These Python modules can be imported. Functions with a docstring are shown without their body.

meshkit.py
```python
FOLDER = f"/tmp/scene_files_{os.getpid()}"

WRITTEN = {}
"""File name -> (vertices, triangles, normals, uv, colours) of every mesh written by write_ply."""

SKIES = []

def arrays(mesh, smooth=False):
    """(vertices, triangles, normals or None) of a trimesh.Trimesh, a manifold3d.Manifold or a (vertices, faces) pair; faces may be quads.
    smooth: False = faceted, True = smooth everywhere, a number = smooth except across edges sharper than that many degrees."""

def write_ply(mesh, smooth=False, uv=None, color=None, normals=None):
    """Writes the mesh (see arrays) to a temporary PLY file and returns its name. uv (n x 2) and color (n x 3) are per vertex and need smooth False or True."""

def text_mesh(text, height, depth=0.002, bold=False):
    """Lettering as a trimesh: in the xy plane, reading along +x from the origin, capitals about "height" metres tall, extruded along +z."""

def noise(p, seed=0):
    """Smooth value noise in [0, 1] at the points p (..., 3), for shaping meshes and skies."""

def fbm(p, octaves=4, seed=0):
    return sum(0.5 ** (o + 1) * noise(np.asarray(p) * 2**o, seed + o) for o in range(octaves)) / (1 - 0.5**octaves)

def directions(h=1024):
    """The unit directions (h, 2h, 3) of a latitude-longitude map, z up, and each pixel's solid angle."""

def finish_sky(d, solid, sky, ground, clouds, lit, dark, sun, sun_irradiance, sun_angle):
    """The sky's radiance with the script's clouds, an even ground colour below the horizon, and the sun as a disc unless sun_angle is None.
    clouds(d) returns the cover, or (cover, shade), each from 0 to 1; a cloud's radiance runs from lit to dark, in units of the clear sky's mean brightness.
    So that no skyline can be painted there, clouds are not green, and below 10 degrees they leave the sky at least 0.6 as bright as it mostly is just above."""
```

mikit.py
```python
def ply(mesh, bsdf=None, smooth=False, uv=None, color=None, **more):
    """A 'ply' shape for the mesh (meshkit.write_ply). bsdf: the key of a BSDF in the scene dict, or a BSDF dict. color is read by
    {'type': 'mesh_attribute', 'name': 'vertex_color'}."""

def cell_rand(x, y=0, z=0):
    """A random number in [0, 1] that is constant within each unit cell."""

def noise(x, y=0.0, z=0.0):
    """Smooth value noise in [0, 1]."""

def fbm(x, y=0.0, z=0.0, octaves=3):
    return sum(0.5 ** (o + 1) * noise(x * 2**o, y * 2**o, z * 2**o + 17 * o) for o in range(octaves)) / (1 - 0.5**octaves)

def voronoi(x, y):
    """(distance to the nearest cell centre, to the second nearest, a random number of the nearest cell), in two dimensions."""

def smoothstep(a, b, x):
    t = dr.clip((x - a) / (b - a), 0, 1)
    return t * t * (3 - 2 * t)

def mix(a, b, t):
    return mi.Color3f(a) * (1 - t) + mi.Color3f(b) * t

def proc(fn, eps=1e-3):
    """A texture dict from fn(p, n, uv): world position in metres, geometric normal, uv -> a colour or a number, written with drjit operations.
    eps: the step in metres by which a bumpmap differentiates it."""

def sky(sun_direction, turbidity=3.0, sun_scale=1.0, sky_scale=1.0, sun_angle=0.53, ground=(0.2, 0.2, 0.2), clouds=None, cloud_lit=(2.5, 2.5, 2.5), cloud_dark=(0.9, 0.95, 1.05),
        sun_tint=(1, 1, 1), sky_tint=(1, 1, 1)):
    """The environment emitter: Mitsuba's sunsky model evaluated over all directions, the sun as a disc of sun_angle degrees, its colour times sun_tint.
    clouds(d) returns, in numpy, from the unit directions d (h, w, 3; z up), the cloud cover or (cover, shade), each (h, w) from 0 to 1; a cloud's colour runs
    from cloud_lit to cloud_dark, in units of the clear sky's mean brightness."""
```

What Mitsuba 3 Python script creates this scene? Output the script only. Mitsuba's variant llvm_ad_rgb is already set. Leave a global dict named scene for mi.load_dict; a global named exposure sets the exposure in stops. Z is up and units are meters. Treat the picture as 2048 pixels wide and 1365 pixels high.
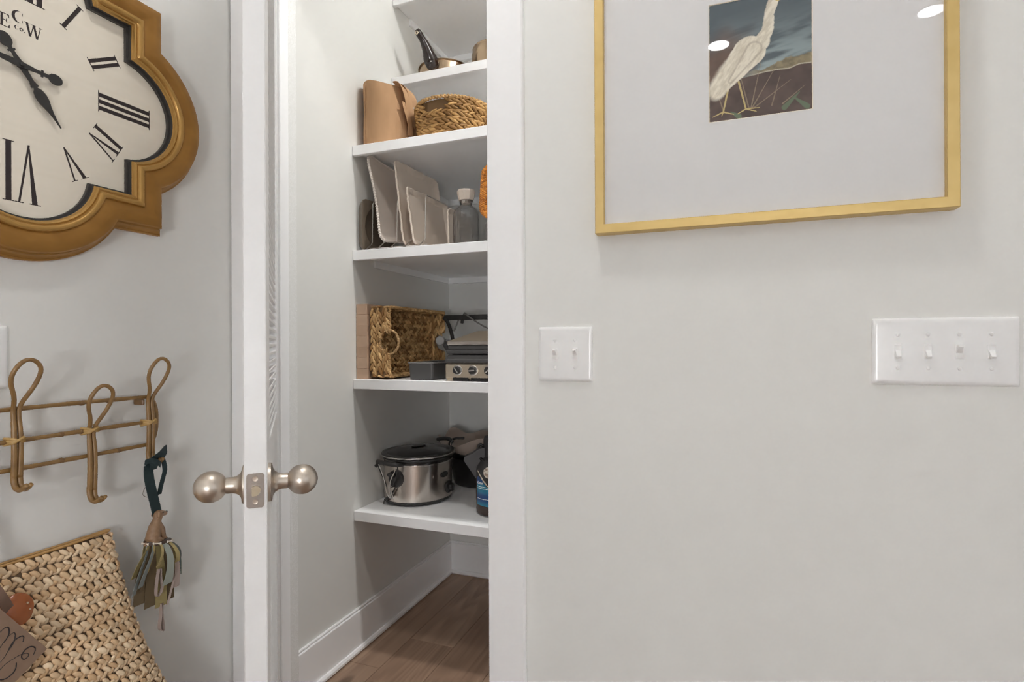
import math
import numpy as np
import trimesh
import drjit as dr
import mitsuba as mi
import mikit
import meshkit
from shapely.geometry import Polygon, Point, box as sbox
from shapely.ops import unary_union
from shapely import affinity
import manifold3d as m3

T = mi.ScalarTransform4f
scene, labels = {}, {}
exposure = -0.45

# ------------------------------------------------------------------ camera
YAW, ROLL, FPX = math.radians(20.746), math.radians(-0.249), 1106.03
EYE = np.array([0, 0, 1.12])
fwd = np.array([-math.sin(YAW), math.cos(YAW), 0.0])
rgt = np.array([math.cos(YAW), math.sin(YAW), 0.0])
upv = np.array([0, 0, 1.0]) * math.cos(ROLL) - rgt * math.sin(ROLL)
scene['camera'] = {
    'type': 'perspective', 'fov_axis': 'x', 'fov': 2 * math.degrees(math.atan(1024 / FPX)),
    'near_clip': 0.05, 'far_clip': 100.0,
    'principal_point_offset_x': 0.0, 'principal_point_offset_y': -(686.83 - 682.5) / 1365.0,
    'to_world': T().look_at(origin=EYE.tolist(), target=(EYE + fwd).tolist(), up=upv.tolist()),
}

# ------------------------------------------------------------------ light levels
WINDOW_L = (1.35, 1.39, 1.45)        # daylight seen through the far windows
DOWNLIGHT_L = (60.0, 58.0, 55.0)  # small recessed ceiling lights
DOWNLIGHT_R = 0.066
DOOR_LIGHT_L = (160.0, 158.5, 155.0)  # the ceiling light in front of the pantry door
PANTRY_L = (285.0, 281.0, 274.0)
GLOBE_L = (56.0, 56.4, 56.9)      # globe floor lamp standing in the room behind the camera
LIGHT_SPOTS = [(-0.0101, -1.473), (1.151, -1.523), (2.31, -1.55), (-1.05, -1.45), (-0.38, 0.66)]
CEIL = 3.05

# ------------------------------------------------------------------ materials
def rgb(*c):
    return {'type': 'rgb', 'value': [float(v) for v in c]}

def mat(name, col, rough=0.5, metallic=0.0, spec=0.5, coat=0.0, sheen=0.0, bump=None, scale=1.0, eps=1e-3):
    base = mikit.proc(col) if callable(col) else (col if isinstance(col, dict) else rgb(*col))
    b = {'type': 'principled', 'base_color': base, 'roughness': rough if not callable(rough) else mikit.proc(rough), 'metallic': metallic, 'specular': spec}
    if coat:
        b['clearcoat'] = coat
        b['clearcoat_gloss'] = 0.9
    if sheen:
        b['sheen'] = sheen
    if bump is not None:
        b = {'type': 'bumpmap', 'tex': {**mikit.proc(bump, eps)}, 'scale': scale, 'bsdf': b}
    scene[name] = {'type': 'twosided', 'bsdf': b}
    return name

N, FB, SS, MIX = mikit.noise, mikit.fbm, mikit.smoothstep, mikit.mix
VCOL = {'type': 'mesh_attribute', 'name': 'vertex_color'}

mat('mat_wall', lambda p, n, uv: MIX((0.695, 0.694, 0.672), (0.71, 0.709, 0.688), N(p.x * 3, p.y * 3, p.z * 3)), 0.75, spec=0.25)
mat('mat_white', (0.87, 0.873, 0.878), 0.35, spec=0.4)
mat('mat_shelf', (0.88, 0.884, 0.89), 0.42, spec=0.4)
mat('mat_ceiling', (0.82, 0.82, 0.81), 0.9, spec=0.1)
mat('mat_switch', (0.80, 0.80, 0.80), 0.25, spec=0.5)

def wood_plank(seed, ca, cb):
    def fn(p, n, uv):
        g = FB(p.x * 38 + seed, p.y * 2.2 + seed * 3.1, 0.0, 4)
        f = FB(p.x * 160 + seed, p.y * 5.0, 1.7, 2)
        w = N(p.x * 7 + seed, p.y * 1.1, 4.0)
        ring = 0.5 + 0.5 * dr.sin(70 * (w + 0.25 * p.x) + 9 * g)
        c = MIX(ca, cb, dr.clip(0.65 * g + 0.2 * ring + 0.15 * f, 0, 1))
        knot = SS(0.80, 0.9, N(p.x * 12 + seed * 5, p.y * 4.0, 8.0))
        return MIX(c, (0.055, 0.032, 0.020), 0.55 * knot)
    return fn

for i, (ca, cb) in enumerate([((0.20, 0.122, 0.083), (0.40, 0.275, 0.195)), ((0.245, 0.155, 0.110), (0.47, 0.33, 0.24)), ((0.17, 0.104, 0.070), (0.35, 0.23, 0.162))]):
    mat(f'mat_plank_{i}', wood_plank(3.7 * i + 1, ca, cb), 0.42, spec=0.35)
mat('mat_subfloor', (0.17, 0.11, 0.075), 0.5)

mat('mat_gold_frame', lambda p, n, uv: MIX((0.58, 0.41, 0.155), (0.67, 0.49, 0.21), FB(p.x * 40, p.y * 40, p.z * 40, 2)), 0.42, metallic=0.7, spec=0.5)
mat('mat_clock_gold', lambda p, n, uv: MIX((0.22, 0.098, 0.017), (0.34, 0.168, 0.036), FB(p.x * 26, p.y * 26, p.z * 26, 3)), 0.36, metallic=0.45, spec=0.5)
mat('mat_clock_bead', (0.43, 0.245, 0.072), 0.3, metallic=0.6)
mat('mat_black', (0.018, 0.017, 0.016), 0.4)
mat('mat_ink', (0.035, 0.028, 0.028), 0.6, spec=0.2)
mat('mat_dial', lambda p, n, uv: MIX((0.72, 0.665, 0.565), (0.755, 0.70, 0.605), FB(p.y * 6, p.z * 120, 0.3, 2)), 0.7, spec=0.2)
mat('mat_clock_liner', (0.035, 0.032, 0.03), 0.5)
mat('mat_rattan', lambda p, n, uv: MIX((0.135, 0.070, 0.020), (0.29, 0.165, 0.055), FB(p.y * 55, p.z * 55, p.x * 55, 3)), 0.38, spec=0.5, coat=0.3)
mat('mat_rattan_node', (0.15, 0.080, 0.03), 0.45)
mat('mat_cane_wrap', (0.42, 0.265, 0.095), 0.4)
mat('mat_nickel', (0.64, 0.565, 0.49), 0.36, metallic=1.0)
mat('mat_nickel_dark', (0.31, 0.27, 0.24), 0.42, metallic=1.0)
mat('mat_brass_bolt', (0.78, 0.66, 0.50), 0.3, metallic=1.0)
mat('mat_steel', (0.66, 0.60, 0.55), 0.22, metallic=1.0)
mat('mat_chrome', (0.80, 0.77, 0.74), 0.10, metallic=1.0)
mat('mat_bronze_steel', (0.50, 0.37, 0.25), 0.16, metallic=1.0)
mat('mat_black_gloss', (0.010, 0.009, 0.009), 0.14, spec=0.6)
mat('mat_black_satin', (0.022, 0.021, 0.021), 0.35)
mat('mat_dark_grey', (0.060, 0.058, 0.058), 0.45)
mat('mat_mid_grey', (0.16, 0.155, 0.15), 0.4)
mat('mat_handle_brown', (0.014, 0.007, 0.005), 0.14, spec=0.6)
mat('mat_warm_steel', (0.60, 0.51, 0.40), 0.34, metallic=0.85)
mat('mat_kraft', lambda p, n, uv: MIX((0.40, 0.235, 0.125), (0.47, 0.285, 0.160), FB(p.x * 60, p.y * 60, p.z * 14, 3)), 0.75, spec=0.2)
mat('mat_ceramic_white', (0.70, 0.63, 0.57), 0.28, spec=0.5)
mat('mat_ceramic_cream', (0.62, 0.53, 0.45), 0.32, spec=0.5)
mat('mat_ceramic_taupe', (0.42, 0.34, 0.29), 0.25, spec=0.5)
mat('mat_taupe_dark', (0.135, 0.108, 0.082), 0.25, spec=0.5)
mat('mat_board', lambda p, n, uv: MIX((0.46, 0.315, 0.22), (0.57, 0.405, 0.295), FB(p.x * 30, p.y * 6, p.z * 30, 3)), 0.5, spec=0.3)
mat('mat_board_dark', lambda p, n, uv: MIX((0.41, 0.275, 0.19), (0.51, 0.355, 0.255), FB(p.x * 30, p.y * 6, p.z * 30, 3)), 0.5, spec=0.3)
mat('mat_weave', VCOL, 0.55, spec=0.3)
mat('mat_weave_tote', VCOL, 0.55, spec=0.3, sheen=0.1)
mat('mat_basket_core', (0.14, 0.075, 0.028), 0.7)
mat('mat_tote_rim', (0.44, 0.25, 0.09), 0.5)
mat('mat_tote_core', (0.13, 0.085, 0.05), 0.8)
mat('mat_leather_tag', lambda p, n, uv: MIX((0.20, 0.130, 0.090), (0.245, 0.165, 0.118), FB(p.y * 90, p.z * 90, p.x * 90, 3)), 0.55, spec=0.3)
mat('mat_leather_strap', (0.16, 0.095, 0.065), 0.55)
mat('mat_leather_disc', lambda p, n, uv: MIX((0.24, 0.055, 0.012), (0.42, 0.135, 0.035), FB(p.y * 45, p.z * 45, p.x * 45, 3)), 0.28, spec=0.5, coat=0.4)
mat('mat_velvet', (0.007, 0.020, 0.022), 0.8, sheen=0.35)
mat('mat_ribbon_grey', (0.075, 0.085, 0.088), 0.6, sheen=0.5)
mat('mat_dog', lambda p, n, uv: MIX((0.17, 0.095, 0.05), (0.30, 0.185, 0.105), FB(p.y * 120, p.z * 120, p.x * 120, 3)), 0.45)
mat('mat_collar', (0.055, 0.033, 0.022), 0.5)
mat('mat_bone', (0.75, 0.70, 0.62), 0.5)
for nm, c in dict(sage=(0.30, 0.33, 0.29), slate=(0.165, 0.185, 0.18), olive=(0.26, 0.21, 0.09), straw=(0.36, 0.29, 0.13), umber=(0.10, 0.07, 0.035), blush=(0.34, 0.27, 0.24), teal=(0.04, 0.07, 0.08)).items():
    mat(f'mat_cloth_{nm}', c, 0.75, sheen=0.4)
mat('mat_mat_board', (0.66, 0.655, 0.655), 0.9, spec=0.1)
mat('mat_mat_core', (0.80, 0.71, 0.56), 0.8)
mat('mat_orange', VCOL, 0.5)
mat('mat_label_blue', lambda p, n, uv: MIX((0.015, 0.05, 0.16), (0.02, 0.17, 0.26), SS(0.02, 0.98, 0.5 + 0.5 * dr.sin(p.z * 95))), 0.35)
mat('mat_label_white', (0.75, 0.77, 0.80), 0.4)
mat('mat_label_cream', lambda p, n, uv: MIX((0.30, 0.22, 0.17), (0.66, 0.60, 0.52), SS(0.35, 0.6, FB(p.x * 160, p.y * 160, p.z * 160, 2))), 0.4)
mat('mat_jug', (0.026, 0.024, 0.024), 0.4)
mat('mat_jug_brown', (0.035, 0.02, 0.014), 0.25)
mat('mat_screw', (0.72, 0.72, 0.72), 0.3)
mat('mat_window_frame', (0.8, 0.8, 0.8), 0.4)
mat('mat_trim_ring', (0.85, 0.85, 0.84), 0.4)
scene['mat_glass'] = {'type': 'thindielectric', 'int_ior': 1.5}
scene['mat_bottle_glass'] = {'type': 'dielectric', 'int_ior': 1.5}
scene['mat_lamp_black'] = {'type': 'diffuse', 'reflectance': rgb(0, 0, 0)}

# ------------------------------------------------------------------ scene helpers
def free(key):
    if key not in scene and key not in labels and not any(k.startswith(key + '__') for k in scene):
        return key
    i = 1
    while f'{key}_{i:03d}' in scene or f'{key}_{i:03d}' in labels:
        i += 1
    return f'{key}_{i:03d}'

def thing(name, label, cat, group=None):
    key = free(name)
    labels[key] = {'label': label, 'category': cat}
    if group:
        labels[key]['group'] = group
    return key

def put(name, mesh, m, parent=None, smooth=False, color=None, label=None, kind=None, **more):
    key = free(f'{parent}__{name}' if parent else name)
    scene[key] = mikit.ply(mesh, m, smooth, color=color, **more)
    if label or kind:
        labels[key] = {}
        if label:
            labels[key]['label'] = label
        if kind:
            labels[key]['kind'] = kind
    return key

def struct(name, mesh=None, m=None, smooth=False, label=None):
    if mesh is not None:
        scene[name] = mikit.ply(mesh, m, smooth)
    labels[name] = {'kind': 'structure'}
    if label:
        labels[name]['label'] = label
    return name

# ------------------------------------------------------------------ mesh helpers
def cat(*ms):
    return trimesh.util.concatenate([x for x in ms if x is not None])

def box(x0, x1, y0, y1, z0, z1, b=0.0):
    c = np.array([(x0 + x1) / 2, (y0 + y1) / 2, (z0 + z1) / 2])
    h = np.abs(np.array([x1 - x0, y1 - y0, z1 - z0])) / 2
    if b <= 0:
        m = trimesh.creation.box(2 * h)
        m.apply_translation(c)
        return m
    b = min(b, h.min() * 0.95)
    pts = []
    for s in np.ndindex(2, 2, 2):
        sg = np.array(s) * 2 - 1
        for k in range(3):
            q = h - b
            q = q.copy()
            q[k] = h[k]
            pts.append(sg * q)
    m = trimesh.convex.convex_hull(np.array(pts))
    m.apply_translation(c)
    return m

def frames(P, closed=False):
    P = np.asarray(P, float)
    n = len(P)
    if closed:
        t = np.roll(P, -1, 0) - np.roll(P, 1, 0)
    else:
        t = np.gradient(P, axis=0)
    t /= np.linalg.norm(t, axis=1, keepdims=True) + 1e-12
    a = np.array([0, 0, 1.0]) if abs(t[0][2]) < 0.9 else np.array([1.0, 0, 0])
    u = np.cross(t[0], a)
    u /= np.linalg.norm(u)
    U = [u]
    for i in range(1, n):
        u = U[-1] - t[i] * (U[-1] @ t[i])
        u /= np.linalg.norm(u) + 1e-12
        U.append(u)
    U = np.array(U)
    return t, U, np.cross(t, U)

def tube(P, r, seg=10, closed=False):
    P = np.asarray(P, float)
    n = len(P)
    r = np.broadcast_to(np.asarray(r, float), (n,))
    t, U, V = frames(P, closed)
    ang = np.arange(seg) * 2 * np.pi / seg
    ring = P[:, None] + r[:, None, None] * (np.cos(ang)[None, :, None] * U[:, None] + np.sin(ang)[None, :, None] * V[:, None])
    v = ring.reshape(-1, 3)
    f = []
    m = n if closed else n - 1
    for i in range(m):
        j = (i + 1) % n
        for k in range(seg):
            l = (k + 1) % seg
            f += [[i * seg + k, i * seg + l, j * seg + l], [i * seg + k, j * seg + l, j * seg + k]]
    if not closed:
        v = np.vstack([v, P[0], P[-1]])
        a, b = n * seg, n * seg + 1
        for k in range(seg):
            l = (k + 1) % seg
            f += [[a, l, k], [b, (n - 1) * seg + k, (n - 1) * seg + l]]
    return trimesh.Trimesh(v, np.array(f), process=False)

def spline(P, n=40, closed=False):
    from scipy.interpolate import CubicSpline
    P = np.asarray(P, float)
    if closed:
        P = np.vstack([P, P[:1]])
    s = np.concatenate([[0], np.cumsum(np.linalg.norm(np.diff(P, axis=0), axis=1))])
    c = CubicSpline(s, P, bc_type='periodic' if closed else 'natural')
    q = np.linspace(0, s[-1], n + 1 if closed else n)
    q = q[:-1] if closed else q
    return c(q)

def lathe(prof, seg=48, sx=1.0, sy=1.0):
    """Turned about z; the profile runs (r, z)."""
    prof = np.asarray(prof, float)
    ang = np.arange(seg) * 2 * np.pi / seg
    v, f, idx = [], [], []
    for r, z in prof:
        if r < 1e-7:
            idx.append([len(v)] * seg)
            v.append([0, 0, z])
        else:
            idx.append(list(range(len(v), len(v) + seg)))
            v += [[sx * r * math.cos(a), sy * r * math.sin(a), z] for a in ang]
    for i in range(len(prof) - 1):
        for k in range(seg):
            l = (k + 1) % seg
            a, b, c, d = idx[i][k], idx[i][l], idx[i + 1][l], idx[i + 1][k]
            if a != b:
                f.append([a, b, c])
            if c != d:
                f.append([a, c, d])
    return trimesh.Trimesh(np.array(v), np.array(f), process=False)

def basis(o, ex, ey, ez):
    m = np.eye(4)
    m[:3, 0], m[:3, 1], m[:3, 2], m[:3, 3] = ex, ey, ez, o
    return m

def along(mesh, o, ez, hint=(0, 0, 1)):
    """Moves a mesh so that its z axis points along ez and its origin lies at o."""
    ez = np.asarray(ez, float) / np.linalg.norm(ez)
    h = np.asarray(hint, float)
    ex = np.cross(h, ez)
    if np.linalg.norm(ex) < 1e-6:
        ex = np.cross([1, 0, 0], ez)
    ex /= np.linalg.norm(ex)
    m = mesh.copy()
    m.apply_transform(basis(o, ex, np.cross(ez, ex), ez))
    return m

def rotz(mesh, deg, o=(0, 0, 0)):
    m = mesh.copy()
    m.apply_transform(trimesh.transformations.rotation_matrix(math.radians(deg), [0, 0, 1], [0, 0, 0]))
    m.apply_translation(o)
    return m

def ext(poly, h):
    gs = getattr(poly, 'geoms', [poly])
    return cat(*[trimesh.creation.extrude_polygon(g, h, engine='earcut') for g in gs if g.area > 1e-12])

def on_left(mesh, y, z, x):
    """Local (u right, v up, w out) onto a plane facing +x."""
    m = mesh.copy()
    m.apply_transform(basis([x, y, z], [0, 1, 0], [0, 0, 1], [1, 0, 0]))
    return m

def on_front(mesh, x, z, y):
    """Local (u right, v up, w out) onto a plane facing -y."""
    m = mesh.copy()
    m.apply_transform(basis([x, y, z], [1, 0, 0], [0, 0, 1], [0, -1, 0]))
    return m

def loft(rings, cap0=True, cap1=True):
    """Closed rings of equal length, stacked."""
    R = np.asarray(rings, float)
    k, n, _ = R.shape
    v = R.reshape(-1, 3)
    f = []
    for i in range(k - 1):
        for j in range(n):
            l = (j + 1) % n
            f += [[i * n + j, i * n + l, (i + 1) * n + l], [i * n + j, (i + 1) * n + l, (i + 1) * n + j]]
    if cap0:
        v = np.vstack([v, R[0].mean(0)])
        f += [[len(v) - 1, (j + 1) % n, j] for j in range(n)]
    if cap1:
        v = np.vstack([v, R[-1].mean(0)])
        f += [[len(v) - 1, (k - 1) * n + j, (k - 1) * n + (j + 1) % n] for j in range(n)]
    return trimesh.Trimesh(v, np.array(f), process=False)

def sheet(P, half, thick):
    """A ribbon along P with half-width vectors."""
    P, half = np.asarray(P, float), np.asarray(half, float)
    half = np.broadcast_to(half, P.shape)
    t = np.gradient(P, axis=0)
    nn = np.cross(t, half)
    nn /= np.linalg.norm(nn, axis=1, keepdims=True) + 1e-12
    rings = np.stack([P - half - nn * thick / 2, P + half - nn * thick / 2, P + half + nn * thick / 2, P - half + nn * thick / 2], 1)
    return loft(rings)

# leaf of a braid: a small pointed lens along x
_st, _rg = [-1, -0.6, 0.0, 0.6, 1.0], [0, 0.78, 1.0, 0.78, 0]
def _leaf():
    v, f = [[-1, 0, 0]], []
    for s, r in zip(_st[1:4], _rg[1:4]):
        for k in range(6):
            a = k * math.pi / 3
            v.append([s, r * math.cos(a), r * math.sin(a)])
    v.append([1, 0, 0])
    for k in range(6):
        l = (k + 1) % 6
        f.append([0, 1 + l, 1 + k])
        for b in (1, 7):
            f += [[b + k, b + l, b + 6 + l], [b + k, b + 6 + l, b + 6 + k]]
        f.append([19, 13 + k, 13 + l])
    return np.array(v, float), np.array(f)
LEAF_V, LEAF_F = _leaf()

def leaves(C, A, B, W, cols):
    """Leaves at C with half-axis vectors A (length), B (width), W (thickness): one mesh and its vertex colours."""
    v = (C[:, None] + LEAF_V[None, :, 0:1] * A[:, None] + LEAF_V[None, :, 1:2] * B[:, None] + LEAF_V[None, :, 2:3] * W[:, None]).reshape(-1, 3)
    f = (LEAF_F[None] + (np.arange(len(C)) * len(LEAF_V))[:, None, None]).reshape(-1, 3)
    return trimesh.Trimesh(v, f, process=False), np.repeat(cols, len(LEAF_V), 0)

def braid(P, Nn, width, pitch, rng, ca, cb, thick=0.35, lean=38, fat=0.30, reach=0.62, lift=0.0):
    """A plaited row along the polyline P with outward normals Nn: two slanting leaves per pitch."""
    P, Nn = np.asarray(P, float), np.asarray(Nn, float)
    s = np.concatenate([[0], np.cumsum(np.linalg.norm(np.diff(P, axis=0), axis=1))])
    n = max(2, int(round(s[-1] / pitch)))
    out = []
    for side in (1, -1):
        q = (np.arange(n) + 0.5 + 0.25 * side) / n * s[-1]
        q = np.clip(q + rng.uniform(-0.1, 0.1, n) * pitch, 0, s[-1])
        C = np.stack([np.interp(q, s, P[:, k]) for k in range(3)], 1)
        e = pitch * 0.3
        t = np.stack([np.interp(q + e, s, P[:, k]) - np.interp(q - e, s, P[:, k]) for k in range(3)], 1)
        t /= np.linalg.norm(t, axis=1, keepdims=True) + 1e-12
        nn = np.stack([np.interp(q, s, Nn[:, k]) for k in range(3)], 1)
        nn -= t * (nn * t).sum(1, keepdims=True)
        nn /= np.linalg.norm(nn, axis=1, keepdims=True) + 1e-12
        up = np.cross(nn, t)
        ang = np.radians(lean + rng.uniform(-9, 9, n))[:, None]
        d = t * np.cos(ang) + side * up * np.sin(ang)
        b = np.cross(nn, d)
        tilt = rng.uniform(0.05, 0.25, n)[:, None]
        d2 = d - nn * tilt
        L = width * reach * rng.uniform(0.88, 1.12, n)[:, None]
        w = width * fat * rng.uniform(0.85, 1.15, n)[:, None]
        C = C + side * up * width * 0.24 + nn * (lift + rng.uniform(-0.04, 0.04, n)[:, None] * width)
        mixv = rng.uniform(0, 1, (n, 1)) ** 1.3
        cols = np.asarray(ca) * (1 - mixv) + np.asarray(cb) * mixv
        cols = cols * rng.uniform(0.86, 1.1, (n, 1))
        out.append(leaves(C, d2 * L, b * w, nn * width * thick * np.ones((n, 1)), cols))
    return cat(*[o[0] for o in out]), np.vstack([o[1] for o in out])

# ================================================================== THE ROOM
W_Y, W_B = 1.20, 1.324            # the wall with the door: room side, pantry side
XL = -1.30                        # the clock wall
PX0, PX1, PY1 = -1.251, 1.30, 2.432   # pantry walls
OP0, OP1, OPZ = -1.19, -0.514, 2.46    # door opening
RX, RY = 3.3, -4.2

struct('floor', box(XL - 0.2, RX + 0.2, RY - 0.2, PY1 + 0.2, -0.12, -0.012), 'mat_subfloor')
rng = np.random.default_rng(5)
row_w, x, k = 0.182, PX0 - 0.04, 0
while x < -0.1:
    y = 0.95 - rng.uniform(0, 0.5)
    while y < PY1:
        L = rng.uniform(0.75, 1.15)
        a, b = max(y, 0.9), min(y + L, PY1 + 0.01)
        if b - a > 0.05:
            put('plank', box(max(x, PX0 - 0.02) + 0.0006, min(x + row_w, -0.08) - 0.0006, a + 0.0006, b - 0.0006, -0.012, 0.0, 0.0012), f'mat_plank_{(k * 2 + int(rng.integers(0, 2))) % 3}', 'floor')
        y += L
        k += 1
    x += row_w

struct('ceiling', box(XL - 0.2, RX + 0.2, RY - 0.2, PY1 + 0.2, CEIL, CEIL + 0.12), 'mat_ceiling')
struct('wall_left', box(XL - 0.12, XL, RY - 0.12, W_Y, 0, CEIL), 'mat_wall')
struct('wall_front', cat(box(XL - 0.12, OP0, W_Y, W_B, 0, CEIL), box(OP1, RX + 0.12, W_Y, W_B, 0, CEIL), box(OP0, OP1, W_Y, W_B, OPZ, CEIL)), 'mat_wall')
struct('wall_pantry_left', box(PX0 - 0.1, PX0, W_B, PY1 + 0.1, 0, CEIL), 'mat_wall')
struct('wall_pantry_back', box(PX0, PX1, PY1, PY1 + 0.1, 0, CEIL), 'mat_wall')
struct('wall_pantry_right', box(PX1, PX1 + 0.1, W_B, PY1 + 0.1, 0, CEIL), 'mat_wall')

# windows: real openings' glowing daylight panes in the far walls of the room
def window(i, mk, w, h):
    """mk maps local (u right, v up, w into the room) to the wall."""
    key = struct(f'window_{i}')
    fr = 0.05
    f = cat(box(-w / 2, w / 2, -h / 2, -h / 2 + fr, 0, 0.05, .004), box(-w / 2, w / 2, h / 2 - fr, h / 2, 0, 0.05, .004),
            box(-w / 2, -w / 2 + fr, -h / 2, h / 2, 0, 0.05, .004), box(w / 2 - fr, w / 2, -h / 2, h / 2, 0, 0.05, .004), box(-0.02, 0.02, -h / 2, h / 2, 0.0, 0.04, .004),
            box(-w / 2, w / 2, -0.015, 0.015, 0.0, 0.04, .004))
    put('frame', mk(f), 'mat_window_frame', key)
    pane = trimesh.Trimesh([[-w / 2, -h / 2, 0.005], [w / 2, -h / 2, 0.005], [w / 2, h / 2, 0.005], [-w / 2, h / 2, 0.005]], [[0, 1, 2], [0, 2, 3]], process=False)
    put('pane', mk(pane), 'mat_lamp_black', key, emitter={'type': 'area', 'radiance': rgb(*WINDOW_L)})

def on_back(m, x, z):
    q = m.copy()
    q.apply_transform(basis([x, RY, z], [-1, 0, 0], [0, 0, 1], [0, 1, 0]))
    return q
def on_right(m, y, z):
    q = m.copy()
    q.apply_transform(basis([RX, y, z], [0, -1, 0], [0, 0, 1], [-1, 0, 0]))
    return q
struct('wall_back', box(XL - 0.12, RX + 0.12, RY - 0.12, RY, 0, CEIL), 'mat_wall')
struct('wall_right', box(RX, RX + 0.12, RY, W_Y, 0, CEIL), 'mat_wall')
window(1, lambda m: on_back(m, 0.75, 1.40), 1.75, 2.1)
window(2, lambda m: on_back(m, 2.40, 1.40), 1.6, 2.1)
window(3, lambda m: on_right(m, -0.75, 1.45), 2.4, 2.1)

def downlight(name, x, y, z, L, label, group, r=DOWNLIGHT_R):
    t = thing(name, label, 'ceiling light', group)
    ring = lathe([(r, 0.004), (r, -0.006), (r + 0.012, -0.006), (r + 0.018, -0.001), (r + 0.018, 0.004)], 40)
    ring.apply_translation([x, y, z])
    put('trim_ring', ring, 'mat_trim_ring', t, smooth=40)
    a = np.arange(40) * 2 * np.pi / 40
    disc = trimesh.Trimesh(np.vstack([[[0, 0, 0]], np.stack([r * np.cos(a), r * np.sin(a), 0 * a], 1)]), [[0, 1 + (k + 1) % 40, 1 + k] for k in range(40)], process=False)
    disc.apply_translation([x, y, z - 0.003])
    put('diffuser', disc, 'mat_lamp_black', t, emitter={'type': 'area', 'radiance': rgb(*L)})
for (lx, ly), where in zip(LIGHT_SPOTS, ('mirrored in the glass over the bird print', 'mirrored in the top right corner of the picture glass', 'farthest right of the row behind the camera', 'farthest left of the row behind the camera', 'in front of the pantry door')):
    downlight('ceiling_light', lx, ly, CEIL, DOOR_LIGHT_L if ly > 0 else DOWNLIGHT_L, 'round recessed ceiling light ' + where, 'recessed ceiling lights', 0.098 if ly > 0 else DOWNLIGHT_R)
lamp = thing('floor_lamp', 'low white globe floor lamp standing in the room behind the camera', 'floor lamp')
LX_, LY_, LZ_, LR_ = 0.30, -1.75, 0.95, 0.24
gl = trimesh.creation.icosphere(3, LR_)
gl.apply_translation([LX_, LY_, LZ_])
put('globe', gl, 'mat_lamp_black', lamp, smooth=True, emitter={'type': 'area', 'radiance': rgb(*GLOBE_L)})
put('pole', tube([[LX_, LY_, 0.02], [LX_, LY_, LZ_ - LR_ + .005]], 0.012, 16), 'mat_black', lamp, smooth=40)
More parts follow.
